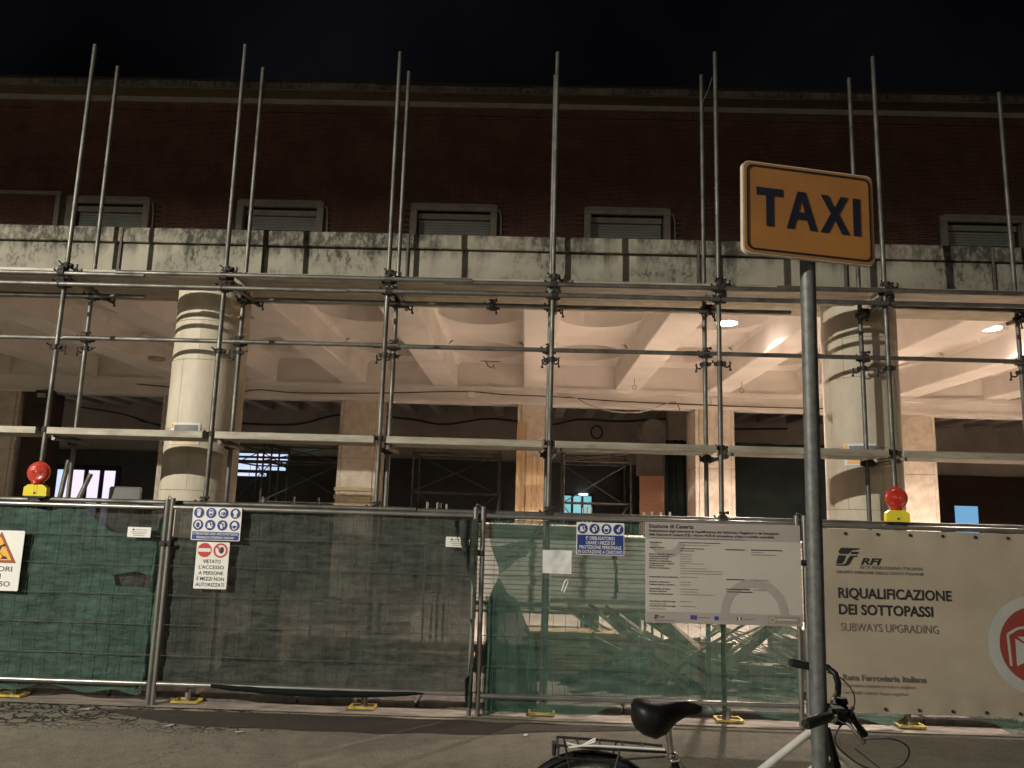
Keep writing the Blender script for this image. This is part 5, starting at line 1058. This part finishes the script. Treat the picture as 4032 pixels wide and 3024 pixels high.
tower(-5.2, -3.6, 15.6, 16.6, 3.0, 'dark scaffold tower in the bay right of the left column', (0.5, 1.75, 2.55, 2.9))
tower(-6.0, -5.3, 16.4, 17.6, 3.0, 'dark scaffold tower before the bright transom window', (0.5, 1.75, 2.55, 2.9))
# tubes standing on end, tops above the fence
for (x, z, lb) in ((-3.44, 1.78, 'rod nearest the left column'), (-2.95, 1.76, 'second rod from the left column'), (-2.63, 1.77, 'third rod from the left column'), (-2.33, 1.765, 'rod left of the brown pillar'), (-1.09, 1.755, 'first of four rods left of the planks'), (-1.0, 1.75, 'second of four rods left of the planks'), (-0.93, 1.745, 'third of four rods left of the planks'), (-0.86, 1.735, 'fourth of four rods left of the planks'), (0.66, 1.74, 'leftmost rod before the lit inner window'), (0.71, 1.75, 'middle rod before the lit inner window'), (0.76, 1.755, 'rightmost rod before the lit inner window'), (1.36, 1.71, 'first of four rods before the chipboard'), (1.44, 1.715, 'second of four rods before the chipboard'), (1.54, 1.715, 'third of four rods before the chipboard'), (1.64, 1.72, 'fourth of four rods before the chipboard')):
    mb = MB(); mb.tube((x, 9.0, FZ), (x + random.uniform(-0.02, 0.02), 9.0, z), 0.013, 8); single('steel_rod', mb, MT['steel2'], 'upright steel ' + lb, 'rod', (x, 9.0, FZ), 'steel rods standing behind the fence', True)
# stacks of pale boards behind the thin green net
for (x0, x1, nb_, tag_) in ((-0.52, 0.98, 19, 'left'), (1.03, 3.15, 17, 'right')):
    z = 0.60
    for k in range(nb_):
        mb = MB(); j = random.uniform(-0.02, 0.02); mb.bbox(x0 + j, x1 + j, 8.75 + random.uniform(-0.015, 0.015), 9.75, z, z + 0.045, 0.006); single('insulation_board', mb, MT['foam'], 'pale board in the %s stack behind the thin green net' % tag_, 'board', ((x0 + x1) / 2, 9.2, z), 'pale boards in the %s stack' % tag_); z += 0.0495
    for xx in (x0 + 0.2, x1 - 0.2):
        mb = MB(); mb.bbox(xx - 0.05, xx + 0.05, 8.76, 9.7, FZ, 0.598, 0.006); single('timber_bearer', mb, MT['old_wood'], 'dark timber bearer under the %s stack of pale boards' % tag_, 'timber', (xx, 9.2, FZ), 'bearers under the %s stack' % tag_)
mb = MB(); mb.bbox(0.30, 3.3, 8.60, 8.66, 0.66, 0.79, 0.006); single('pale_beam', mb, MT['foam'], 'long pale beam along the foot of the board stacks', 'beam', (1.8, 8.63, 0.66))
# plank stacks
def stack(x0, x1, y0, n, per, z0, mt, label, group, th=0.032, w=0.2):
    z = z0
    for k in range(n):
        for j in range(per):
            mb = MB(); d = random.uniform(-0.05, 0.05); mb.bbox(x0 + d, x1 + d, y0 + j * (w + 0.01), y0 + j * (w + 0.01) + w, z, z + th, 0.003); single('timber_plank', mb, MT[mt], label, 'plank', ((x0 + x1) / 2, y0, z), group)
        z += th + 0.004
stack(0.05, 1.25, 7.95, 11, 2, 0.14, 'wood_flat', 'plank in the low timber stack left of the scrap pile', 'planks of the stack by the scrap pile')
stack(-1.55, -0.50, 8.0, 5, 2, FZ, 'wood_flat', 'plank in the timber stack behind the dark net', 'planks behind the dark net')
stack(2.55, 3.3, 7.6, 14, 2, FZ, 'foam', 'pale board in the stack behind the taxi post', 'boards behind the taxi post', 0.036, 0.3)
for (x0, x1, z0, z1, lb) in ((-2.72, -2.36, FZ, 0.47, 'lower cardboard box behind the dark net'), (-2.69, -2.40, 0.475, 0.80, 'upper cardboard box behind the dark net')):
    t = thing('cardboard_box', lb, 'box', ((x0 + x1) / 2, 8.2, z0)); mb = MB(); mb.bbox(x0, x1, 8.05, 8.40, z0, z1, 0.006); part('carton', mb, MT['cardboard'], t); mb = MB(); mb.box(x0 + 0.14, x0 + 0.19, 8.047, 8.0495, z0 + 0.01, z1 - 0.01); part('tape', mb, MT['foam'], t)
mb = MB(); mb.tube((-2.5, 7.6, 0.60), (-1.03, 7.62, 0.61), 0.022, 10); single('steel_tube', mb, MT['white'], 'pale tube lying across the boxes behind the dark net', 'tube', (-1.8, 7.6, 0.6), smooth=True)
mb = MB(); mb.tube((-4.9, 7.7, 0.75), (-3.05, 7.72, 0.76), 0.018, 10); single('steel_tube', mb, MT['white'], 'pale tube lying behind the bright green net', 'tube', (-4.0, 7.7, 0.75), smooth=True)
for (x, z, w, h, lb) in ((-4.5, FZ, 0.9, 0.32, 'pale sack pile piece lowest behind the bright green net'), (-3.6, FZ, 0.5, 0.42, 'pale block beside the post behind the bright green net')):
    mb = MB(); mb.bbox(x - w / 2, x + w / 2, 7.9, 8.3, z, z + h, 0.04); single('wrapped_block', mb, MT['foam'], lb, 'block', (x, 8.1, z))
# scrap timber pile
rs = random.Random(11)
for k in range(44):
    big = k < 24; L_ = rs.uniform(0.5, 1.05) if big else rs.uniform(0.7, 1.4); wd = rs.uniform(0.07, 0.125) if big else rs.uniform(0.018, 0.032)
    t_ = rs.gauss(0, 0.40); cx = 1.62 + t_; cz = FZ + 0.05 + max(0.0, 0.44 - 0.60 * abs(t_)) * rs.uniform(0.1, 1.0); cy = 7.78 + rs.uniform(-0.25, 0.3)
    lean = (-1 if t_ > 0 else 1) * rs.uniform(-0.25, 0.75)
    mb = MB(); mb.obox((0, 0, 0), (L_, wd if rs.random() < 0.45 else 0.028, 0.028 if big and rs.random() < 0.35 else wd), (rs.uniform(-0.45, 0.25), lean, rs.uniform(-0.5, 0.5)))
    zmin = min(v[2] for v in mb.v); cz = max(cz, FZ - zmin + 0.003); mb.v = [(x + cx, y + cy, z + cz) for x, y, z in mb.v]
    single('scrap_plank' if big else 'scrap_batten', mb, MT['old_wood'], 'broken plank tossed on the scrap timber pile' if big else 'thin batten sticking out of the scrap timber pile', 'plank' if big else 'batten', (cx, cy, cz), 'scrap planks in the pile' if big else 'scrap battens in the pile')
for k in range(9):
    a = rs.uniform(-0.12, 0.12); x0 = 1.85 + rs.uniform(-0.05, 0.05); mb = MB()
    mb.path([(x0, 7.75 + a, 0.66), (x0 + 0.28, 7.68 + a, 0.60 - 0.02 * k), (x0 + 0.55 + 0.03 * k, 7.6 + a, 0.42 - 0.012 * k), (x0 + 0.75 + 0.02 * k, 7.55 + a, 0.20)], 0.006, 5); single('steel_strap', mb, MT['foam'], 'thin pale strip arching down right of the scrap pile', 'strip', (x0, 7.7, 0.2), 'pale strips beside the scrap pile', True)
mb = MB(); mb.obox((0.95, 7.72, 0.30), (1.2, 0.02, 0.26), (R(50), R(-20), 0.05)); single('dark_sheet', mb, MT['grey_panel'], 'dark sheet sloping down to the left of the scrap pile', 'sheet', (0.95, 7.62, 0.3))
# litter on the road
for (x, y, a, lb) in ((-3.38, 6.42, 0.4, 'white scrap of paper on the road by the fence posts'), (-2.55, 6.05, 0.9, 'white scrap of paper on the cracked asphalt'), (-2.0, 5.95, 0.1, 'pale scrap of paper below the damp strip'), (0.05, 6.12, 1.3, 'tiny white scrap on the damp strip')):
    mb = MB(); mb.grid(lambda u, v: (x + 0.06 * (u - 0.5) * math.cos(a) - 0.025 * (v - 0.5) * math.sin(a), y + 0.06 * (u - 0.5) * math.sin(a) + 0.025 * (v - 0.5) * math.cos(a), G0 + 0.006 + 0.012 * (u - 0.5) ** 2 + 0.004 * noise.noise((u * 3, v * 3, x))), 5, 3); single('paper_scrap', mb, MT['paper'], lb, 'litter', (x, y, G0), 'paper scraps on the road', True)
